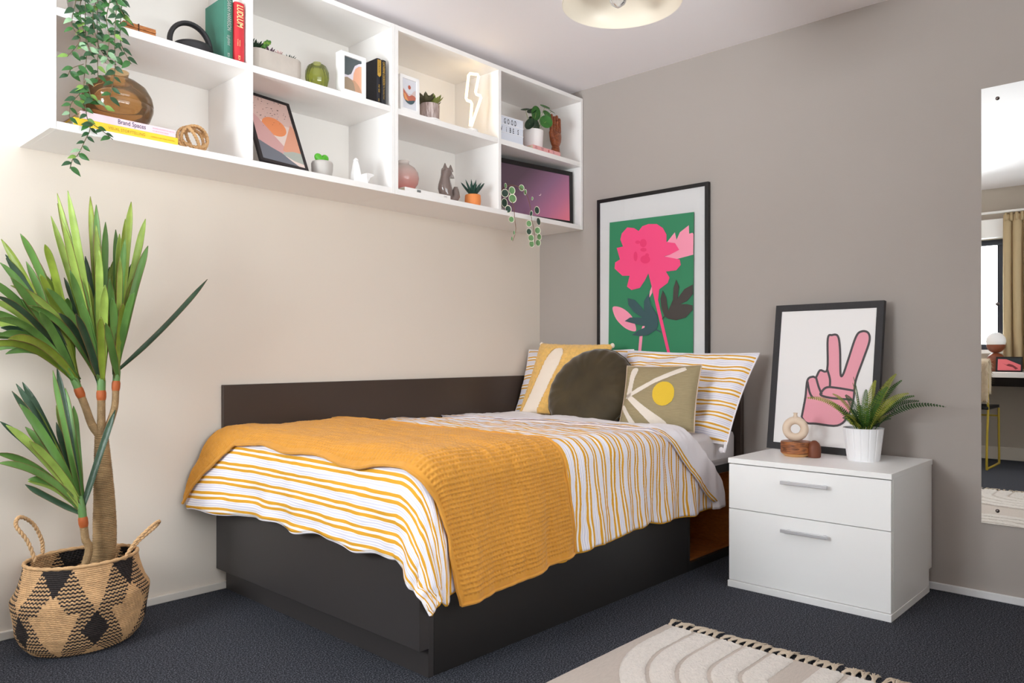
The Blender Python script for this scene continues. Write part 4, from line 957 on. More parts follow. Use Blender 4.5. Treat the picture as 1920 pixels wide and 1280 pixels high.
for k in range(46):
    x = min(.96, max(.04, q.gauss(.5, .24))); y = min(.96, max(.5, q.gauss(.78, .09))); s_ = .012 + .012 * q.random(); a = q.random() * .8
    sh3.append((bird, V3([(x, y), (x + s_ * 1.2, y + s_ * .7), (x + s_ * .4, y + s_ * .1), (x - s_ * 1.0, y + s_ * .6 * a)]), False))
art(f3, sh3, lp(M, -0.0035))
hc = thing('heart_cactus', 'green heart-shaped cactus in grey ceramic pot', 'potted plant', (-1.672, -0.262, ZL)); cc = Vector((-1.672, -0.262, ZL + .0005))
greyc = mat('grey_ceramic', (188, 182, 176), 0.4)
obj('pot', MB().lathe([(0.034, 0), (0.038, .003), (0.0435, .03), (0.0445, .056), (0.0415, .0645), (0.038, .066), (0.036, .062), (.036, .050), (0, .050)], cc, 40), greyc, hc, smooth=50)
htm = MB()
def heart(t): return (16 * math.sin(t) ** 3, 13 * math.cos(t) - 5 * math.cos(2 * t) - 2 * math.cos(3 * t) - math.cos(4 * t))
ctr = cc + Vector((-.003, 0, .075)); rr = []
for j in range(-5, 6):
    d_ = j / 5; sc2 = math.sqrt(max(0.02, 1 - d_ * d_)); rr.append([ctr + Vector((x * .0021 * (0.35 + .65 * sc2), d_ * .011, y * .00195 * (0.35 + .65 * sc2))) for x, y in [heart(2 * PI * k / 36) for k in range(36)]])
obj('heart_leaf', loft(htm, rr), mat('fresh_cactus_green', (84, 172, 44), 0.35, var=0.1, vscale=30), hc, smooth=80)
bd = thing('bird_figurine', 'small white geometric bird figurine beside the heart cactus', 'figurine', (-1.50, -0.26, ZL)); b0 = Vector((-1.522, -0.285, ZL))
wce = mat('white_bisque', (242, 240, 238), 0.6)
obj('neck_and_head', loft(MB(), [[b0 + Vector((x * w, y * w, z)) for x, y in ((-1, -.7), (.9, -.9), (1, .7), (-.8, .9))] for w, z in ((.016, .0), (.018, .035), (.012, .075), (.0075, .092), (.009, .099), (.003, .107))]), wce, bd, smooth=0)
obj('beak', MB().add([b0 + Vector(p) for p in ((-.004, -.006, .098), (.006, -.006, .099), (0, -.010, .090), (-.012, -.022, .088))], [(0, 1, 2), (0, 2, 3), (1, 3, 2), (0, 3, 1)]), wce, bd, smooth=0)
obj('body_and_wing', loft(MB(), [[b0 + Vector((dx, y, z)) for y, z in ((-w, z0), (w, z0), (w * .7, z1), (-w * .7, z1))] for dx, w, z0, z1 in ((.014, .018, .0, .036), (.040, .030, .0, .046), (.062, .020, .030, .050), (.092, .006, .045, .052))]), wce, bd, smooth=0)
obj('foot_ring', MB().tube([b0 + Vector((-.042 + .030 * math.cos(t), .05 + .03 * math.sin(t), .006)) for t in [2 * PI * k / 30 for k in range(30)]], .0055, 8, closed=True), wce, bd)

# ---- right unit, upper left bay
f4, M = frame_thing('framed_print', 'small white-framed print of dusky hills under a red sun', 'picture', Vector((-1.306, -0.318, ZM + .0005)), (1, 0.02, 0), (0, 0.02, 1), 0.112, 0.163, 0.0155, 0.016, whf, ink('pale_blue_paper', (216, 216, 222)), lip=0.005)
i1, i2, i3, i4 = ink('red_sun', (186, 92, 70)), ink('rust_hill', (190, 108, 88)), ink('amber_hill', (222, 152, 98)), ink('teal_lake', (72, 92, 98))
i5 = ink('mauve_mist', (206, 186, 182))
def V4(p): return [(.056 + a * .036, .080 + b * .046) for a, b in p]
art(f4, [(i5, V4([(-1, .55), (-.6, .25), (-.2, .05), (.3, .1), (.7, .45), (1, .6), (1, 0), (-1, 0)]), False), (i2, V4([(-1, .45)] + [(-.55, .1), (-.1, -.15), (.4, .05), (.8, .0), (.99, -.1)] + ellp(0, -.1, 1, .78, 14, -.05, -PI + .05)), False),
        (i3, V4([(-1, .1), (-.65, -.02), (-.35, -.45), (-.1, -.68), (-.45, -.72), (-.8, -.5)]), False), (i4, V4([(-.78, -.58), (-.3, -.66), (.2, -.55), (.7, -.42), (.92, -.45)] + ellp(0, -.12, .96, .80, 12, -.45, -PI + .55)), False), (i1, V4(ellp(-.02, .72, .22, .20)), False)], lp(M, -0.0045))
sp_ = thing('succulent_pot', 'leafy succulents in wood-grain print pot beside the bolt lamp', 'potted plant', (-1.095, -0.268, ZM)); sc_ = Vector((-1.100, -0.272, ZM + .0005))
obj('pot', MB().lathe([(0.044, 0), (0.047, .003), (0.0485, .07), (0.046, .0725), (0.043, .070), (.042, .060), (0, .060)], sc_ + Vector((0, 0, .006)), 44), wood_mat('grey_woodgrain_print', (122, 96, 88), (206, 190, 184), scale=(14, 14, 1), wscale=9, dist=2), sp_, smooth=50)
obj('saucer', MB().lathe([(0.040, 0), (0.052, .002), (0.053, .006), (0.0, .006)], sc_, 40), wce, sp_)
dks = mat('dark_succulent', (70, 66, 44), 0.45, var=0.35, vscale=60); ols = mat('olive_succulent', (118, 124, 62), 0.45, var=0.3, vscale=60)
for c_, R__, m_ in (((-.028, -.01, .075), 0.054, dks), ((.020, -.008, .078), 0.056, ols), ((-.005, .018, .08), 0.052, dks), ((-.036, .01, .068), 0.050, dks), ((.036, .015, .072), 0.046, dks)):
    rosette(sp_, tuple(sc_ + Vector(c_)), R__, 8, m_, 3, up=.45, wf=.42, th=.12)
ne = thing('bolt_lamp', 'glowing warm white lightning-bolt lamp on a round white base', 'lamp', (-0.895, -0.26, ZM))
nbx = [(881.5, 236), (885, 191), (873.5, 187.5), (879, 137.5), (898, 140), (891, 176), (903, 180), (883.8, 236)]
bp = [on(u, v, 1, -0.285) for u, v in nbx]
path = []
for k in range(len(bp) - 1):
    a, b = bp[k], bp[k + 1]; L = (b - a).length; rr_ = min(.010 / L, .45)
    t0 = rr_ if k else 0; t1 = 1 - rr_ if k < len(bp) - 2 else 1
    for t in (t0, .5, t1): path.append(lerp(a, b, t))
neonM = mat('neon_glow', (255, 222, 160), 0.4, emit=3.2)
obj('glow_tube', MB().tube(path, 0.0068, 10), neonM, ne, smooth=80)
nb_ = Vector(((bp[0].x + bp[-1].x) / 2, -0.285, ZM + .0005))
obj('round_base', MB().lathe([(0.036, 0), (0.038, .003), (0.036, .013), (0.012, .016), (0.010, .024), (0, .024)], nb_, 36), white, ne)
# ---- right unit, lower left bay
wb = book('thin white book lying under the pink vase and the fox figurine', -1.285, -1.012, -0.322, -0.130, ZL, ZL + 0.0175, mat('white_cover', (238, 234, 230), 0.5), pages)
obj('spine_label', MB().box((-1.216, -0.3232, ZL + .004), (-1.194, -0.3222, ZL + .0145)), mat('grey_label', (112, 114, 112), 0.6), wb, smooth=0)
htext(wb, 'CHIC', (-1.055, -0.3235, ZL + .005), 0.010, mat('grey_print', (110, 108, 106), .6), sx=.9)
pv = thing('pink_vase', 'round frosted pink glass bottle vase standing on thin white book', 'vase', (-1.215, -0.235, ZL + .0175)); vc = Vector((-1.222, -0.235, ZL + .018))
pp_ = [(0.0, 0.0), (0.030, 0.0), (0.050, .012), (0.066, .036), (0.0705, .060), (0.066, .085), (0.050, .108), (0.030, .121), (0.0245, .125), (0.0245, .136), (0.027, .139)]
pgm = bpy.data.materials.new('pink_glass'); pgm.use_nodes = True; nt = pgm.node_tree; b_ = nt.nodes['Principled BSDF']
tc = nt.nodes.new('ShaderNodeTexCoord'); sx_ = nt.nodes.new('ShaderNodeSeparateXYZ'); nt.links.new(tc.outputs['Generated'], sx_.inputs[0]); cr = nt.nodes.new('ShaderNodeValToRGB'); cr.color_ramp.elements[0].position = .1; cr.color_ramp.elements[0].color = lin((212, 128, 118)); cr.color_ramp.elements[1].position = .85; cr.color_ramp.elements[1].color = lin((206, 192, 184))
nt.links.new(sx_.outputs[2], cr.inputs[0]); nt.links.new(cr.outputs[0], b_.inputs['Base Color']); b_.inputs['Roughness'].default_value = .12; b_.inputs['Alpha'].default_value = .72
obj('glass_body', MB().lathe(pp_, vc, 48, cap=False), pgm, pv, smooth=60)

fx = thing('fox_figurine', 'glossy brown-grey ceramic fox figurine sitting at the end of the white book', 'figurine', (-0.965, -0.265, ZL)); fo = Vector((-0.985, -0.262, ZL + .001))
fxm = mat('taupe_glaze', (120, 104, 98), 0.12, coat=0.6)
def ering(c, rx, ry, tilt=0, n=14):
    return [Vector(c) + Vector((rx * math.cos(2 * PI * k / n), ry * math.sin(2 * PI * k / n), tilt * rx * math.cos(2 * PI * k / n))) for k in range(n)]
bdr = [ering(fo + Vector((x, 0, z)), rx, ry, tl) for x, z, rx, ry, tl in ((.004, 0, .020, .024, 0), (.004, .004, .024, .027, 0), (-.002, .035, .032, .032, 0), (-.007, .060, .037, .033, 0), (-.008, .080, .034, .030, 0), (-.008, .100, .028, .025, .0), (-.007, .115, .025, .022, .05), (-.004, .126, .024, .023, -.1), (.002, .134, .029, .026, -.1), (.003, .146, .029, .025, -.1), (.003, .156, .026, .022, -.12), (.003, .161, .016, .014, -.1))]
obj('body', loft(MB(), bdr), fxm, fx, smooth=70)
obj('snout', loft(MB(), [[fo + Vector((x, y * w, z0 + z * h)) for y, z in ((-1, 0), (1, 0), (.6, 1), (-.6, 1))] for x, w, z0, h in ((.0, .022, .118, .034), (.024, .016, .120, .024), (.046, .007, .119, .012), (.051, .003, .120, .006))]), fxm, fx, smooth=20)
for y, x in ((-.010, -.017), (-.004, .024)): obj('ear', loft(MB(), [[fo + Vector((x + a * w, y + b * w, z)) for a, b in ((-1, -.6), (1, -.6), (.8, .7), (-.8, .7))] for w, z in ((.012, .148), (.008, .164), (.002, .181))]), fxm, fx, smooth=20)
tl_ = MB().tube([fo + Vector(p) for p in ((.014, .0, .010), (.042, -.008, .014), (.056, -.008, .034), (.052, -.008, .056), (.056, -.008, .072), (.066, -.008, .080))], [.014, .021, .021, .019, .013, .003], 14)
obj('tail', tl_, fxm, fx, smooth=70)
for y in (-.012, .012): obj('front_leg', MB().tube([fo + Vector((-.010, y, .055)), fo + Vector((-.014, y, .02)), fo + Vector((-.012, y, .002))], [.012, .009, .009], 10), fxm, fx, smooth=70)
al = thing('aloe_pot', 'dark green spiky aloe in small ribbed orange pot', 'potted plant', (-0.800, -0.25, ZL)); lc = Vector((-0.808, -0.262, ZL + .0005))
vsr = []; fsr = []; nrb = 84; prf = [(.034, 0), (.037, .003), (.0405, .030), (.039, .056), (.037, .060), (.035, .058), (.034, .048), (0, .048)]
for j, (r, z) in enumerate(prf):
    for k in range(nrb): a = 2 * PI * k / nrb; g = .0012 * abs(math.sin(a * 14)) * (1 if 0 < j < 5 else 0); vsr.append(lc + Vector(((r - g) * math.cos(a), (r - g) * math.sin(a), z)))
for j in range(len(prf) - 1):
    for k in range(nrb): k2 = (k + 1) % nrb; fsr.append((j * nrb + k, j * nrb + k2, (j + 1) * nrb + k2, (j + 1) * nrb + k))
fsr.append(tuple(range(nrb - 1, -1, -1)))
obj('pot', MB().add(vsr, fsr), mat('orange_ceramic', (232, 140, 74), 0.6), al, smooth=60)
rosette(al, tuple(lc + Vector((0, 0, .055))), .080, 12, mat('aloe_green', (36, 70, 58), 0.5, bump=.4, bscale=300, var=.2, vscale=60), 4, up=.62, wf=.20, spike=True, q=random.Random(9))
# ---- right unit, upper right bay
lb = thing('letter_lightbox', 'small cinema letter box reading GOOD VIBES', 'lightbox', (-0.58, -0.27, ZM)); lx0, lx1, lz0, lz1 = -0.668, -0.497, ZM + .001, ZM + .131
M = basis((lx0, -0.305, lz0), (1, -0.06, 0), (0, 0, 1)); W_ = .172; Hh = .128
lbm = MB().box((0, 0, -.040), (W_, Hh, 0)); lbm.xf(M); obj('box', lbm, mat('black_plastic', (28, 28, 30), .5), lb, bevel=.001)
fcm = MB().box((.0015, .002, .0), (W_ - .0015, Hh - .002, .0015)); fcm.xf(M); obj('lit_panel', fcm, mat('pale_blue_diffuser', (214, 218, 228), .45), lb, smooth=0)
for zz in (.0015, .042, .083, .1235):
    rm_ = MB().box((.0, zz, .0015), (W_, zz + .0035, .004)); rm_.xf(M); obj('letter_rail', rm_, mat('clear_rail', (232, 232, 236), .3), lb, smooth=0)
blackp = mat('black_letter', (24, 24, 26), .6)
def lbt(s, xs, y, sz=.036):
    m_ = MB()
    for ch, x in zip(s, xs): text_mb(ch, M @ Matrix.Translation((x, y, .0022)), sz, sx=.52, bold=.0006, mb=m_)
    obj('letters', m_, blackp, lb, smooth=0)
lbt('GOOD', (.034, .058, .084, .108), .090); lbt('V', (.012,), .049); lbt('i', (.050,), .049); lbt('BES', (.074, .096, .130), .049)
pk2 = book('pink paperback lying under the white plant pot', -0.425, -0.198, -0.322, -0.165, ZM, ZM + .0215, mat('salmon_cover', (232, 168, 166), .5), pages)
for s_, x_, z_ in (('WHY', -.408, .0125), ('MUMMY', -.412, .0045), ('DOESNT', -.362, .0125), ('DRINK', -.358, .0045), ('GILL', -.265, .0125), ('SIMS', -.262, .0045)): htext(pk2, s_, (x_, -0.3232, ZM + z_), .0075, mat('maroon_print', (90, 40, 50), .6), sx=.8)
obj('spine_motif', MB().box((-.300, -0.3228, ZM + .004), (-.293, -0.3222, ZM + .017)), mat('red_print', (190, 60, 50), .6), pk2, smooth=0)
pil = thing('potted_plant', 'round-leaved green plant in plain white pot standing on the pink book', 'potted plant', (-0.345, -0.250, ZM + .0215)); pc2 = Vector((-0.345, -0.250, ZM + .022))
obj('pot', MB().lathe([(.048, 0), (.052, .004), (.0565, .085), (.057, .1), (.054, .101), (.052, .098), (.05, .085), (0, .085)], pc2, 44), mat('matte_white_pot', (238, 232, 230), .5), pil, smooth=50)
obj('soil', MB().lathe([(0, .087), (.05, .087)], pc2, 20, cap=False), soilM, pil)
def round_leaf(c, nrm, up_, R_, m, parent, name='leaf', rx=1.0, cup=.12, rim=None):
    M_ = basis(c, Vector(up_).cross(Vector(nrm)), up_); mb = MB(); n = 18; vs = [M_ @ Vector((0, 0, -R_ * cup))]
    for rr_ in (.5, .85, 1.0):
        for k in range(n): a = 2 * PI * k / n; vs.append(M_ @ Vector((R_ * rx * rr_ * math.cos(a), R_ * rr_ * math.sin(a), -R_ * cup * (1 - rr_ ** 2))))
    fs = [(0, 1 + k, 1 + (k + 1) % n) for k in range(n)]; mi = [0] * n
    for j in range(2):
        for k in range(n): fs.append((1 + j * n + k, 1 + (j + 1) * n + k, 1 + (j + 1) * n + (k + 1) % n, 1 + j * n + (k + 1) % n)); mi.append(1 if (rim and j == 1) else 0)
    mb.add(vs, fs, mi); return obj(name, mb, [m, rim] if rim else m, parent, smooth=80)
pg_ = mat('round_leaf_green', (52, 104, 40), .35, var=.25, vscale=40); pgd = mat('round_leaf_dark', (26, 54, 30), .35, var=.2, vscale=40)
for (u, v, yy, R__, nrm, up_, m_, rx) in ((1022, 200, -.27, .030, (-.5, -.5, .6), (.9, 0, .1), pg_, .6), (1005, 212, -.26, .036, (.3, -.6, .5), (.5, 0, .8), pg_, .7), (1026, 214, -.28, .026, (-.2, -.8, .4), (1, 0, .1), pg_, .7), (997, 208, -.25, .030, (-.5, -.5, .6), (.8, 0, .5), pgd, .5), (985, 205, -.26, .030, (-.1, -.4, .9), (1, 0, .35), pgd, .4), (1024, 228, -.30, .032, (-.5, -.8, .1), (.3, 0, 1), pg_, .9), (1006, 238, -.28, .032, (.2, -.9, .3), (0, 0, 1), pgd, .8), (993, 232, -.27, .034, (-.6, -.6, .3), (.5, 0, .8), pgd, .5), (1000, 225, -.24, .028, (.1, -.8, .6), (1, 0, .3), pgd, .7), (1034, 208, -.26, .026, (-.3, -.5, .8), (1, 0, -.2), pg_, .6)):
    c_ = on(u, v, 1, yy); round_leaf(c_, nrm, up_, R__ * 1.15, m_, pil, rx=min(1, rx * 1.25))
    b_ = pc2 + Vector(((c_.x - pc2.x) * .25, 0, .088)); obj('stalk', MB().tube([b_, lerp(b_, c_, .5) + Vector((0, 0, .012)), c_], [.0017, .0014, .001], 5), mat('pale_stalk', (150, 160, 90), .5), pil)

hd = thing('wooden_hand', 'articulated brown wooden artist hand standing upright', 'ornament', (-0.112, -0.215, ZM)); h0 = Vector((-0.112, -0.215, ZM + .001)); HS = 1.22
rw = wood_mat('red_brown_wood', (112, 52, 26), (168, 92, 50), scale=(1, 1, 4), rough=.35)
obj('wrist', MB().lathe([(.024, 0), (.024, .03), (.020, .060), (.018, .072)], h0, 24), rw, hd, smooth=50)
obj('palm', loft(MB(), [[h0 + Vector((rx * math.cos(a), ry * math.sin(a), z)) for a in [2 * PI * k / 20 for k in range(20)]] for rx, ry, z in ((.014, .012, .068), (.024, .016, .080), (.034, .019, .098), (.038, .018, .120), (.037, .015, .136), (.034, .012, .140))]), rw, hd, smooth=60)
for k, (dx, L_) in enumerate(((-.029, .078), (-.0105, .072), (.009, .080), (.027, .070))):
    fm2 = obj('finger', MB().lathe([(.0075, 0), (.0088, .004), (.0085, L_ * .36), (.0065, L_ * .38)], h0 + Vector((dx, 0, .141)), 14), rw, hd, smooth=50)
    obj('finger_joint', MB().lathe([(.0065, L_ * .38), (.0083, L_ * .40), (.0080, L_ * .66), (.0062, L_ * .68)], h0 + Vector((dx, 0, .141)), 14), rw, fm2, smooth=50)
    obj('finger_tip', MB().lathe([(.0062, L_ * .68), (.0078, L_ * .70), (.0074, L_ * .90), (.005, L_ * .98), (.0, L_)], h0 + Vector((dx, 0, .141)), 14), rw, fm2, smooth=50)
obj('thumb', MB().tube([h0 + Vector(p) for p in ((-.026, -.008, .092), (-.042, -.012, .108), (-.050, -.014, .126), (-.043, -.014, .150))], [.011, .010, .0085, .005], 12), rw, hd, smooth=60)

for part_ in hd.children_recursive:
    for v_ in part_.data.vertices: v_.co *= HS
# ---- right unit, lower right bay
e1 = Vector((1, -0.145, 0)).normalized()
f5, M = frame_thing('framed_screen_print', 'wide black-framed dusky pink sky picture with crescent moon in the last bay', 'picture', Vector((-0.652, -0.197, ZL + .0005)), e1, (0, 0.02, 1), 0.620, 0.305, 0.024, 0.018, black, paper)
skm = bpy.data.materials.new('dusk_sky_print'); skm.use_nodes = True; nt = skm.node_tree; b_ = nt.nodes['Principled BSDF']; b_.inputs['Roughness'].default_value = .35
tc = nt.nodes.new('ShaderNodeTexCoord'); sx_ = nt.nodes.new('ShaderNodeSeparateXYZ'); nt.links.new(tc.outputs['UV'], sx_.inputs[0])
m1 = nt.nodes.new('ShaderNodeMath'); m1.operation = 'MULTIPLY_ADD'; m1.inputs[1].default_value = .62; nt.links.new(sx_.outputs[0], m1.inputs[0])
m2 = nt.nodes.new('ShaderNodeMath'); m2.operation = 'MULTIPLY'; m2.inputs[1].default_value = -.30; nt.links.new(sx_.outputs[1], m2.inputs[0]); nt.links.new(m2.outputs[0], m1.inputs[2])
cr = nt.nodes.new('ShaderNodeValToRGB'); e = cr.color_ramp.elements; e[0].position = -0.0; e[0].color = lin((92, 70, 84)); e[1].position = .60; e[1].color = lin((236, 128, 146)); x_ = e.new(.25); x_.color = lin((146, 104, 134)); x_ = e.new(.42); x_.color = lin((188, 116, 148))
nt.links.new(m1.outputs[0], cr.inputs[0]); nt.links.new(cr.outputs[0], b_.inputs['Base Color'])
obj('print', MB().add([M @ Vector((x, y, -.0036)) for x, y in ((.024, .024), (.596, .024), (.596, .281), (.024, .281))], [(0, 1, 2, 3)], 0, [(0, 0), (1, 0), (1, 1), (0, 1)]), skm, f5, smooth=0)
mo = [(.372 + .011 * math.cos(t), .150 + .011 * math.sin(t)) for t in [(-110 + 110 * k / 10) * PI / 180 for k in range(11)]] + [(.370 + .0105 * math.cos(t), .1525 + .0105 * math.sin(t)) for t in [(-0 - 110 * k / 10) * PI / 180 for k in range(11)]]
art(f5, [(ink('moon', (246, 226, 220)), mo, False)], lp(M, -.0036), name='moon')
M5 = M
hy = thing('hoya_plant', 'trailing hoya with round white-edged leaves spilling over the shelf edge', 'hanging plant', (-0.62, -0.27, ZL)); hq = Vector((-0.628, -0.268, ZL + .0005))
obj('pot', MB().lathe([(.024, 0), (.030, .05), (.031, .052), (.027, .050), (0, .045)], hq, 28), greyc, hy)
hg = [mat('hoya_green', (98, 138, 88), .5, var=.2, vscale=50), mat('hoya_dark', (40, 66, 52), .5, var=.2, vscale=50)]; hrim = mat('hoya_cream_rim', (232, 230, 208), .5)
stm = mat('brown_stem', (118, 82, 56), .7)
def sp2(pts, n=6): return spline(pts, n, closed=False)
s1 = [on(u, v, 1, yy) for u, v, yy in ((943, 352, -.28), (958, 347, -.31), (975, 352, -.335), (988, 366, -.345), (995, 392, -.348), (997, 412, -.348), (1001, 430, -.348), (1003, 459, -.348))]
s2 = [on(u, v, 1, yy) for u, v, yy in ((943, 356, -.29), (955, 368, -.32), (963, 388, -.345), (965, 410, -.348), (967, 432, -.348), (961, 452, -.348))]
for s_ in (s1, s2): obj('stem', MB().tube(sp2([tuple(p) for p in s_]), .0016, 5), stm, hy)
obj('stem', MB().tube([hq + Vector((0, 0, .04)), hq + Vector((0, -.02, .10)), Vector(s1[0])], .0018, 5), stm, hy)
for k, (u, v, yy, R__, d_) in enumerate(((1007, 394, -.352, .021, 1), (996, 400, -.352, .016, 1), (1010, 415, -.352, .0215, 1), (992, 419, -.352, .018, 0), (1008, 432, -.352, .019, 0), (992, 434, -.352, .018, 1), (1011, 444, -.350, .018, 0), (996, 446, -.350, .019, 0), (1009, 455, -.350, .018, 0), (997, 457, -.350, .0185, 0),
    (960, 357, -.335, .021, 0), (961, 372, -.335, .024, 0), (978, 352, -.338, .017, 0), (985, 360, -.340, .016, 0), (947, 362, -.31, .022, 1), (946, 380, -.31, .024, 1), (953, 392, -.33, .020, 1), (959, 411, -.350, .017, 0), (948, 348, -.30, .014, 0), (964, 436, -.350, .012, 0), (960, 447, -.350, .012, 0), (998, 372, -.35, .010, 0))):
    c_ = on(u, v, 1, yy); q = random.Random(k); round_leaf(c_, (-.5 + q.random() * .5, -.8, .1 + .3 * q.random()), (q.random() * .8 - .4, 0, 1), R__, hg[d_], hy, rx=.92 if R__ > .0165 else .5, rim=hrim)

# ------------------------------------------------------------ trailing plant, upper left
tpn = thing('trailing_plant', 'long trailing green leafy vine hanging in front of the left bays', 'hanging plant', (-2.56, -0.25, ZM))
pot0 = Vector((-2.560, -0.245, ZM + .0005)); obj('pot', MB().lathe([(.045, 0), (.060, .10), (.062, .105), (.057, .103), (0, .092)], pot0, 32), greyc, tpn)
vine = mat('vine_stem', (96, 84, 62), .7)
LM = [mat('vine_green', (50, 100, 44), .35, var=.35, vscale=50), mat('vine_dark', (36, 74, 40), .35, var=.3, vscale=50), mat('vine_lime', (112, 148, 64), .4, var=.2, vscale=50), mat('vine_pale', (134, 166, 128), .4, var=.2, vscale=50)]
def leaf_mesh(L, w, fold=.25, bend=.2):
    mb = MB(); n = 6; vs = []
    for k in range(n + 1):
        t = k / n; ww = w * math.sin(PI * t ** .75) * (1 - .15 * t); z = -bend * L * t * t
        vs += [(-ww, t * L, z + ww * fold), (0, t * L, z), (ww, t * L, z + ww * fold)]
    fs = [];
    for k in range(n): a = 3 * k; fs += [(a, a + 1, a + 4, a + 3), (a + 1, a + 2, a + 5, a + 4)]
    return mb.add(vs, fs)
leaf_protos = []
for mi_, m_ in enumerate(LM):
    o = obj('leaf', leaf_mesh(.034, .0088), m_, None, smooth=80); leaf_protos.append(o)
used_p = set()
def put_leaf(parent, p, d, nrm, s, k):
    pr_ = leaf_protos[k]
    if k in used_p: o = pr_.copy(); COL.objects.link(o)
    else: o = pr_; used_p.add(k)
    M_ = basis(p, Vector(d).cross(Vector(nrm)), d) @ Matrix.Scale(s, 4)
    o.parent = parent; L_ = Matrix.Translation(-parent.location) @ M_
    o.matrix_local = L_; return o
strands = [([(160, -30), (160, 52), (162, 108), (157, 160), (162, 214), (169, 240), (160, 262), (146, 290), (137, 297), (131, 316)], -.350), ([(222, -30), (215, 64), (216, 116), (214, 144), (206, 182)], -.350), ([(150, -30), (136, 30), (137, 52), (150, 75), (126, 106)], -.352), ([(185, -30), (182, 40), (184, 90), (183, 120), (184, 150)], -.345), ([(205, -30), (222, 10), (235, 35), (238, 48)], -.352), ([(232, -30), (225, 60), (230, 90), (246, 120)], -.350), ([(160, 150), (152, 172), (133, 195), (130, 222)], -.354), ([(165, 160), (172, 182), (190, 195), (200, 205)], -.354), ([(166, 228), (185, 240), (198, 250), (212, 262)], -.354), ([(157, 120), (135, 128), (128, 140)], -.354), ([(172, -30), (150, 10), (160, 70), (172, 100)], -.350), ([(215, -30), (200, 30), (205, 70), (200, 110)], -.352), ([(195, -30), (175, 20), (178, 60), (190, 95), (210, 120)], -.348)]
rs = random.Random(21); nl_ = 0
for pts, yy in strands:
    P = [on(u, v, 1, yy + (rs.random() - .5) * .012) for u, v in pts]; S_ = sp2([tuple(p) for p in P], 8)
    obj('vine', MB().tube(S_, .0013, 5), vine, tpn)
    acc = 0; step = .0125
    for k in range(1, len(S_)):
        seg = S_[k] - S_[k - 1]; acc += seg.length
        if acc > step and nl_ < 285:
            acc = 0; nl_ += 1; t = seg.normalized(); sd = 1 if nl_ % 2 else -1
            d = (t * .55 + Vector((sd * (.6 + .5 * rs.random()), -.35 * rs.random(), .25 * (rs.random() - .6)))).normalized()
            nrm = Vector((-.35 + .5 * (rs.random() - .5), -.8, .35 + .8 * (rs.random() - .5))).normalized()
            put_leaf(tpn, S_[k], d, nrm, .75 + .45 * rs.random(), rs.choice([0, 0, 0, 1, 1, 1, 2, 3]))
for k in range(5):
    a = on(150 + 18 * k, -40, 1, -.345); obj('vine', MB().tube([pot0 + Vector((0, 0, .095)), lerp(pot0 + Vector((0, 0, .19)), a, .4), a], .0015, 5), vine, tpn)

# ------------------------------------------------------------ basket and yucca
bk0 = Vector((-2.562, -0.218, 0.0)); bkt = thing('woven_basket', 'black and natural seagrass belly basket with rope handles on the carpet', 'basket', tuple(bk0))
natM = mat('natural_seagrass', (200, 160, 116), .85, bump=.5, bscale=250, var=.16, vscale=45); blkM = mat('black_seagrass', (40, 32, 30), .8, bump=.5, bscale=250, var=.2, vscale=45)
EX, EY = .204, .166
prof = [(.66, .0), (.74, .004), (.86, .03), (.935, .065), (.955, .105), (.985, .140), (1.0, .160), (1.0, .172), (.975, .182), (.93, .198), (.885, .222), (.845, .250), (.815, .282)]
def prof_at(t):
    x = t * (len(prof) - 1); i = min(int(x), len(prof) - 2); f = x - i; return lerp(prof[i][0], prof[i + 1][0], f), lerp(prof[i][1], prof[i + 1][1], f)
SL = [0]; tot = 0
for a, b in zip(prof, prof[1:]): tot += math.hypot((b[0] - a[0]) * .21, b[1] - a[1]); SL.append(tot)
def prof_len(s_):
    s_ = min(max(s_, 0), tot)
    for i in range(len(SL) - 1):
        if s_ <= SL[i + 1] + 1e-12: f = (s_ - SL[i]) / (SL[i + 1] - SL[i]); return lerp(prof[i][0], prof[i + 1][0], f), lerp(prof[i][1], prof[i + 1][1], f)
ROWS = 52; NT = 360; bm2 = MB(); nr = ROWS * 3
def pattern(th, row):
    """alternating natural and black triangles on a striped ground, above and below the fold"""
    a = (th / (2 * PI) * 5 + .306) % 1.0; d0 = min(a, 1 - a); d5 = abs(a - .5); v = row / ROWS; fo_ = .53
    if v > fo_:
        vv = (v - fo_) / (1 - fo_)
        if d0 < .29 * vv: return 0
        if d5 < .24 * (vv - .38) / .62: return 1
        if d5 < .20 * (.50 - vv) / .5: return 0
        return row % 2
    vv = v / fo_
    if d0 < .17 * (1 - abs(vv - .66) / .34): return 1
    if d5 < .34 * (vv - .05): return 0
    if d0 < .26 * (.30 - vv) / .3: return 0
    return row % 2
vs = []
for j in range(nr + 1):
    fr_, z = prof_len(tot * j / nr); ph = (j % 3) / 3; g = .0022 * math.sin(PI * ph) if True else 0
    for k in range(NT):
        th = 2 * PI * k / NT; w = .0009 * math.sin(th * NT / 2 * .5 + (j // 3) * PI * .5 + ph * 2)
        vs.append((bk0.x + (EX * fr_ + g + w) * math.cos(th), bk0.y + (EY * fr_ + g + w) * math.sin(th), z + .0006 * math.sin(th * 90 + (j // 3)) + .001))
fs = []; mi = []
for j in range(nr):
    for k in range(NT):
        k2 = (k + 1) % NT; fs.append((j * NT + k, j * NT + k2, (j + 1) * NT + k2, (j + 1) * NT + k))
        zig = 1 if (k % 4) < 2 else 0
        mi.append(1 if pattern(2 * PI * k / NT, (j + zig) // 3) else 0)
bm2.add(vs, fs, mi); o = obj('woven_body', bm2, [natM, blkM], bkt, smooth=70); s_ = o.modifiers.new('s', 'SOLIDIFY'); s_.thickness = .005; s_.offset = -1
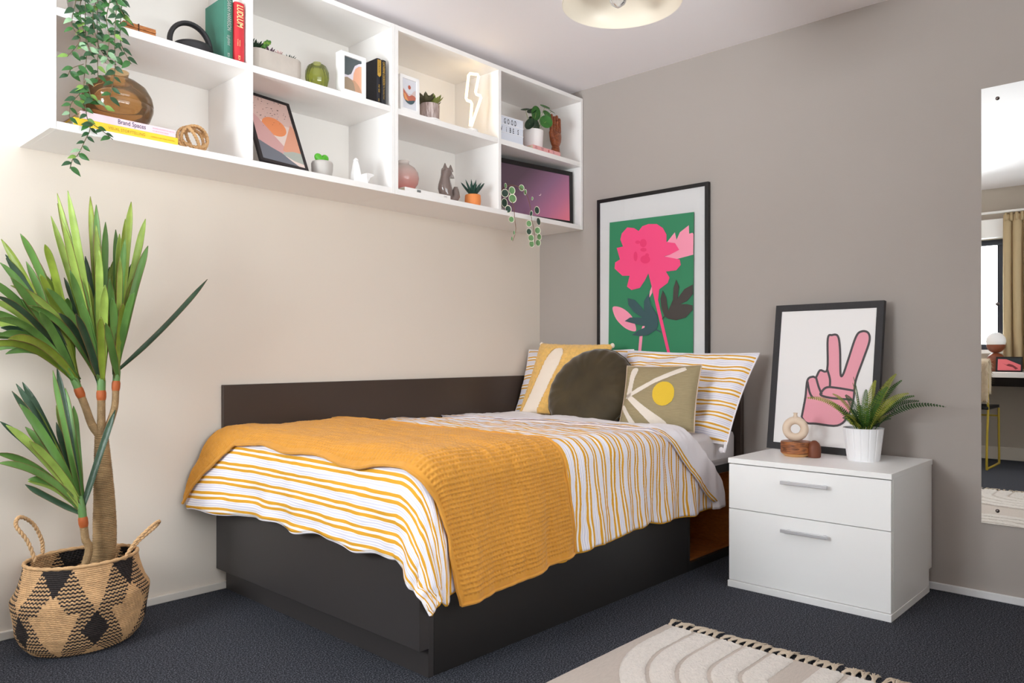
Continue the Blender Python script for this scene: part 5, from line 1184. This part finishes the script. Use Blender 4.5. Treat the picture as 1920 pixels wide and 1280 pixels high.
obj('basket_floor', MB().lathe([(0, .003), (.58, .003)], (0, 0, 0), 40, cap=False).xf(Matrix.Translation(bk0) @ Matrix.Diagonal((EX, EY, 1, 1))), natM, bkt)
rim = [Vector((bk0.x + EX * .815 * math.cos(t), bk0.y + EY * .815 * math.sin(t), .284)) for t in [2 * PI * k / 90 for k in range(90)]]
obj('rim_braid', MB().tube(rim, [.006 + .0014 * math.sin(k * 2.1) for k in range(90)], 8, closed=True), natM, bkt)
def twisted(pts, rad, tw=14):
    S_ = sp2(pts, 14); mb = MB()
    for ph in (0, PI):
        out = []
        for k, p in enumerate(S_):
            t = (S_[min(k + 1, len(S_) - 1)] - S_[max(k - 1, 0)]).normalized(); a = t.cross(Vector((0.3, 1, 0.2))).normalized(); b = t.cross(a); an = k / len(S_) * tw * 2 * PI + ph
            out.append(p + (a * math.cos(an) + b * math.sin(an)) * rad * .7)
        mb.tube(out, rad, 7)
    return mb
hl = [on(u, v, 1, yy) for u, v, yy in ((66, 1052, -.255), (52, 1015, -.25), (30, 985, -.24), (38, 969, -.22), (62, 982, -.20), (78, 1012, -.185), (80, 1036, -.18))]
hr = [on(u, v, 1, yy) for u, v, yy in ((232, 1050, -.33), (252, 1018, -.33), (282, 988, -.325), (298, 977, -.30), (290, 988, -.27), (262, 1012, -.25), (240, 1036, -.24))]
for h_ in (hl, hr): obj('handle', twisted([tuple(p) for p in h_], .0040), natM, bkt, smooth=80)

yu = thing('yucca_plant', 'tall yucca with bound trunk and long green blades standing in the basket', 'plant', tuple(bk0 + Vector((0, 0, .01))))
YP = -0.205
def yp(u, v, dy=0): return on(u, v, 1, YP + dy)
fib = mat('trunk_fibre', (148, 120, 84), .85, bump=.5, bscale=200, var=.25, vscale=30); clay = mat('orange_tape', (168, 84, 36), .6, bump=.4, bscale=80); stg = mat('crown_green', (96, 132, 74), .5, bump=.3, bscale=60)
obj('grow_pot', MB().lathe([(.085, .0), (.10, .13), (.098, .13), (.0, .125)], bk0 + Vector((.0, 0, .006)), 30), mat('black_nursery_pot', (30, 28, 28), .6), yu)
def ringed(path, radii, pitch=.006, n=20, amp=.0012):
    S_ = sp2([tuple(p) for p in path], 10); N = len(S_); L = [0]
    for a, b in zip(S_, S_[1:]): L.append(L[-1] + (b - a).length)
    mb = MB(); K = int(L[-1] / pitch * 3); pts = []; rr_ = []
    for k in range(K + 1):
        s_ = L[-1] * k / K; i = 0
        while i < N - 2 and L[i + 1] < s_: i += 1
        f = (s_ - L[i]) / max(1e-9, L[i + 1] - L[i]); pts.append(lerp(S_[i], S_[i + 1], f)); x = k / K * (len(radii) - 1); i2 = min(int(x), len(radii) - 2)
        rr_.append(lerp(radii[i2], radii[i2 + 1], x - i2) + (amp if k % 3 == 1 else -amp * .3) * (.7 + .6 * rs.random()))
    return mb.tube(pts, rr_, n)
base = bk0 + Vector((.028, .0, .12)); 
trunk = [base, yp(194, 1040), yp(196, 960), yp(193, 880), yp(190, 810)]
obj('trunk', ringed(trunk, [.036, .037, .035, .029, .020], amp=.0018), fib, yu, smooth=80)
brs = [([yp(184, 812), yp(172, 795), yp(160, 762), yp(152, 742)], .012), ([yp(190, 812, -.006), yp(190, 780, -.006), yp(190, 748, -.006)], .0125), ([yp(196, 815, -.01), yp(206, 792, -.01), yp(215, 762, -.01), yp(217, 730, -.01)], .011), ([bk0 + Vector((-.06, -.04, .12)), yp(165, 1040, -.05), yp(160, 1010, -.05), yp(157, 985, -.05)], .012)]
crowns = []
for P, r in brs:
    obj('branch', ringed(P, [r * 1.15, r, r], pitch=.005, amp=.0008, n=14), fib, yu, smooth=80)
    d = (P[-1] - P[-2]).normalized(); a = P[-1]; obj('tape_band', MB().tube([a - d * .004, a + d * .006, a + d * .022, a + d * .032], [r * 1.05, r * 1.22, r * 1.22, r * 1.0], 14), clay, yu)
    obj('crown_stem', MB().tube([a + d * .028, a + d * .06, a + d * .10], [r * 1.05, r * 1.1, r * .6], 12), stg, yu); crowns.append((a + d * .035, d))
yg = [mat('blade_green', (92, 130, 62), .42, bump=.35, bscale=60, var=.25, vscale=18, stretch=(1, 1, .3)), mat('blade_lime', (146, 170, 78), .42, bump=.35, bscale=60, var=.2, vscale=18), mat('blade_dark', (48, 72, 50), .4, bump=.35, bscale=60, var=.25, vscale=18), mat('blade_yellow_green', (126, 144, 50), .42, bump=.3, bscale=60, var=.2, vscale=18)]
edgeM = mat('blade_red_edge', (122, 92, 54), .5); EG = .91
def blade(b, c1, tip, w, m, parent, red=True):
    n = 18; mb = MB(); vs = []; P = [b * (1 - t) ** 2 + c1 * 2 * t * (1 - t) + tip * t * t for t in [k / n for k in range(n + 1)]]
    view = Vector((-.35, -1, .1)).normalized(); q = (rs.random() - .5) * 1.1; mi = []
    for k in range(n + 1):
        t = (P[min(k + 1, n)] - P[max(k - 1, 0)]).normalized(); s_ = t.cross(view).normalized(); nn = s_.cross(t); s_ = (s_ * math.cos(q) + nn * math.sin(q)); nn = s_.cross(t)
        f = k / n; ww = w * (.50 + .50 * min(1, f * 4)) * (1 if f < .74 else max(.05, 1 - ((f - .74) / .26) ** 2.4)); rip = .0014 * math.sin(k * 2.6 + w * 900)
        vs += [P[k] - s_ * ww + nn * (ww * .28), P[k] - s_ * ww * EG + nn * ww * .22, P[k] + nn * rip, P[k] + s_ * ww * EG + nn * ww * .22, P[k] + s_ * ww + nn * (ww * .28)]
    fs = []
    for k in range(n):
        for j in range(4): a = 5 * k + j; fs.append((a, a + 1, a + 6, a + 5)); mi.append(1 if j in (0, 3) else 0)
    mb.add(vs, fs, mi); o = obj('leaf_blade', mb, [m, edgeM if red else m], parent, smooth=80); s_ = o.modifiers.new('s', 'SOLIDIFY'); s_.thickness = .0009; return o
B = [ # crown, tip u, v, bend, depth, colour
 (0, 38, 438, .12, -.05, 0), (0, 2, 448, .05, .10, 3), (0, 10, 477, .06, .12, 2), (0, 0, 492, .08, -.02, 0), (0, 49, 490, .02, .05, 0), (0, 72, 488, .0, .0, 0), (0, 84, 458, .16, -.10, 3), (0, -34, 520, .10, -.1, 0), (0, -28, 560, .10, 0, 1), (0, -48, 585, .12, -.14, 0), (0, -40, 610, .14, .05, 1), (0, -55, 640, .14, -.06, 0), (0, -44, 665, .16, .08, 2), (0, 20, 520, .04, -.12, 0), (0, 40, 560, .02, -.08, 0), (0, 60, 590, .02, .1, 2), (0, 97, 503, .0, .1, 2), (0, -10, 600, .12, -.16, 0),
 (1, 107, 362, -.05, -.02, 1), (1, 127, 357, -.05, -.08, 1), (1, 108, 381, -.03, .08, 3), (1, 132, 478, .0, -.1, 0), (1, 131, 506, .0, -.14, 0), (1, 141, 427, -.02, .05, 3), (1, 169, 368, .0, .06, 3), (1, 180, 422, .02, -.08, 1), (1, 198, 416, .02, .05, 0), (1, 186, 469, .02, -.12, 1), (1, 197, 534, .0, -.16, 1), (1, 62, 500, .08, -.02, 1), (1, 88, 540, .06, -.1, 0), (1, 120, 520, .0, .1, 2), (1, 150, 520, .0, -.05, 0), (1, 205, 500, -.02, .06, 2), (1, 20, 535, .10, -.10, 1), (1, 160, 480, .0, .02, 2),
 (2, 246, 378, .04, .0, 3), (2, 217, 430, .02, .06, 0), (2, 235, 410, .04, -.06, 3), (2, 273, 410, .06, -.02, 1), (2, 271, 430, .08, .04, 3), (2, 235, 445, .04, .08, 2), (2, 225, 481, .0, -.12, 1), (2, 252, 548, .06, -.14, 0), (2, 240, 470, .05, .02, 0), (2, 389, 523, -.10, .02, 2), (2, 228, 540, .0, .08, 2), (2, 205, 520, -.02, -.08, 0),
 (3, 22, 733, .03, .03, 2), (3, 30, 719, .02, .07, 2), (3, 42, 716, .0, .1, 2), (3, 37, 757, .04, -.04, 0), (3, 0, 790, .03, -.02, 2), (3, -8, 850, .07, -.06, 0), (3, -4, 868, .06, -.09, 0), (3, 99, 694, -.02, -.02, 0), (3, 107, 690, .0, .05, 2), (3, 122, 727, .02, .08, 0), (3, 47, 908, -.04, .02, 2), (3, 216, 768, -.05, -.06, 2), (3, 130, 780, .0, .06, 2)]
qx = random.Random(17); extra = []
for ci, u, v, bend, dep, col in B:
    if (ci, u) in ((2, 389), (3, 216), (3, 47)): continue
    for rep in range(1):
        f = .62 + .33 * qx.random(); bu, bv = [(155, 745), (190, 740), (215, 728), (158, 985)][ci]
        extra.append((ci, bu + (u - bu) * f + (qx.random() - .5) * 40, bv + (v - bv) * f + (qx.random() - .5) * 26, bend * f, dep + (qx.random() - .5) * .12, qx.choice([0, 0, 1, 2, 3])))
for ci, u, v, bend, dep, col in B + extra:
    c_, d = crowns[ci]; tip = yp(u, v, max(-.30, min(.150, dep * 1.0)))
    L_ = (tip - c_).length; mid = lerp(c_, tip, .5) + Vector((0, 0, 1)) * (bend * .75 + .01) + d * L_ * .10
    b_ = c_ + Vector(((rs.random() - .5) * .012, (rs.random() - .5) * .016, rs.random() * .03))
    blade(b_, mid, tip, .0098 + .0026 * rs.random(), yg[col], yu, red=rs.random() < .45)

# ------------------------------------------------------------ window side of the room, seen in the mirror
dsk = thing('desk', 'long white desk under the window opposite the mirror', 'desk', (-4.30, -1.9, 0))
obj('desk_top', MB().box((-4.59, -3.40, .755), (-4.00, -.10, .797)), white, dsk, bevel=.002)
for y in (-3.38, -.16): obj('end_panel', MB().box((-4.59, y, 0), (-4.02, y + .04, .754)), white, dsk, bevel=.001)
obj('back_rail', MB().box((-4.585, -3.34, .66), (-4.565, -.16, .754)), darkgrey, dsk, smooth=0)
tl = thing('table_lamp', 'mushroom table lamp with brown waisted base and white globe on the desk', 'lamp', (-4.40, -1.515, .7975)); tc_ = Vector((-4.40, -1.515, .7975))
brn = mat('brown_lacquer', (128, 66, 42), .3)
def arcp(cz, r, a0, a1, n=12, k=1.0): return [(max(0.0, r * math.cos(math.radians(a0 + (a1 - a0) * i / n))), cz + k * r * math.sin(math.radians(a0 + (a1 - a0) * i / n))) for i in range(n + 1)]
obj('base', MB().lathe([(.055, 0), (.070, .003), (.073, .010), (.0735, .05)] + arcp(.092, .0735, 0, 79, 12) + [(.012, .1655)] + arcp(.236, .0735, -80, 0, 12) + [(0, .2365)], tc_, 40), brn, tl, smooth=60)
obj('globe', MB().lathe([(.073, .2372)] + arcp(.268, .0765, -18, 90, 16), tc_, 40), mat('opal_globe', (240, 238, 238), .3), tl, smooth=80)
o_ = Vector((-4.30, -1.70, .7985))
f6, M = frame_thing('photo_frame', 'small black-framed pink picture standing on the desk by the lamp', 'picture', Vector((-4.285, -1.728, .7985)), (-0.1, 1, 0), (-.12, 0, 1), .200, .130, .010, .014, black, ink('night_blue', (34, 44, 50)))
art(f6, [(ink('print_pink', (224, 108, 116)), [(.012, .012), (.185, .012), (.185, .110), (.12, .108), (.012, .060)], False), (ink('print_maroon', (120, 40, 48)), [(.03, .03), (.07, .06), (.10, .07), (.12, .06), (.15, .075), (.11, .05), (.07, .04), (.05, .02)], False)], lp(M, -.0035))
spk = thing('pen_pot', 'dark blue pen pot at the end of the desk beside the photo frame', 'pen pot', (-4.30, -1.80, .7975)); obj('cup', MB().lathe([(.034, 0), (.036, .003), (.037, .10), (.034, .10), (.033, .01), (0, .01)], (-4.30, -1.80, .7975), 30), mat('navy_glaze', (24, 32, 52), .3), spk)
cur = thing('curtain', 'beige pleated curtain hanging beside the window', 'curtain', (-4.50, -1.82, .82))
cM = mat('beige_curtain_cloth', (186, 164, 128), .85, bump=.3, bscale=200)
def cf(a, b): y = lerp(-1.565, -2.08, a) ; z = lerp(.82, 2.185, b); amp = lerp(.034, .018, b ** 3); return (-4.505 + amp * math.sin(a * 2 * PI * 6.5 + .6 * math.sin(b * 2)), y + .012 * math.sin(a * 39 + 2), z)
o = obj('cloth', MB().grid(cf, 120, 20), cM, cur, smooth=80); s_ = o.modifiers.new('s', 'SOLIDIFY'); s_.thickness = .003
hdm = MB().grid(lambda a, b: (-4.50 + .022 * math.sin(a * 2 * PI * 13), lerp(-1.565, -2.08, a), lerp(2.125, 2.20, b)), 140, 3); o = obj('gathered_heading', hdm, cM, cur, smooth=80); s_ = o.modifiers.new('s', 'SOLIDIFY'); s_.thickness = .004
rl = thing('curtain_rail', 'white curtain rail along the window wall', 'curtain rail', (-4.49, -1.8, 2.2)); obj('rail', MB().box((-4.512, -3.45, 2.205), (-4.488, -.06, 2.225)), white, rl, bevel=.003)
for y in (-3.3, -1.8, -.3): obj('bracket', MB().box((WX + .0005, y - .01, 2.208), (-4.5125, y + .01, 2.222)), white, rl)
ch = thing('desk_chair', 'yellow metal-framed chair with black seat tucked at the desk', 'chair', (-4.0, -1.30, 0)); ym = mat('mustard_metal', (188, 160, 52), .4)
obj('seat', MB().grid(lambda a, b: (lerp(-4.24, -3.82, a), lerp(-1.57, -1.13, b), .505 - .015 * math.sin(PI * a) * math.sin(PI * b)), 12, 12), mat('black_seat_pad', (32, 28, 28), .6), ch, solid=.022)
obj('backrest', MB().grid(lambda a, b: (-3.83 + .05 * b - .03 * math.sin(PI * a), lerp(-1.54, -1.16, a), lerp(.58, .86, b)), 14, 8), MC['black_seat_pad'], ch, solid=.014)
for y in (-1.565, -1.135):
    obj('side_frame', MB().tube(sp2([(-3.80, y, .86), (-3.83, y, .55), (-3.84, y, .50), (-3.80, y, .25), (-3.79, y, .02), (-3.84, y, .010), (-4.22, y, .010), (-4.26, y, .03), (-4.25, y, .25), (-4.24, y, .488)], 5), .009, 8), ym, ch)
obj('cross_bar', MB().tube([(-4.245, -1.565, .42), (-4.245, -1.135, .42)], .007, 8), ym, ch)
fth = thing('fur_throw', 'shaggy cream fur throw hung over the desk chair back', 'throw', (-3.80, -1.33, .7)); fq = random.Random(2); fb = MB()
furM = mat('cream_fur', (206, 186, 160), .95)
def fur_base(a, b):
    y = lerp(-1.585, -1.12, a); s_ = b
    if s_ < .45: return Vector((-3.735, y, lerp(.56, .885, s_ / .45)))
    if s_ < .55: t = (s_ - .45) / .1; return Vector((-3.735 - .10 * t, y, .885 + .022 * math.sin(PI * t)))
    return Vector((-3.848, y, lerp(.885, .62, (s_ - .55) / .45)))
obj('hide', MB().grid(fur_base, 16, 24), furM, fth, solid=.012)
for k in range(5200):
    a, b = fq.random(), fq.random(); p = fur_base(a, b); nx = 1 if b < .48 else (-1 if b > .55 else 0); d = Vector((nx * .03 + (fq.random() - .5) * .02, (fq.random() - .5) * .03 + (-.015 if a < .05 else .015 if a > .95 else 0), -.02 + .03 * (nx == 0) + (fq.random() - .5) * .02)); w = Vector((0, .002, 0))
    fb.add([p - w, p + w, p + d], [(0, 1, 2)])
o = obj('long_hair', fb, furM, fth, smooth=0); o['kind'] = 'stuff'
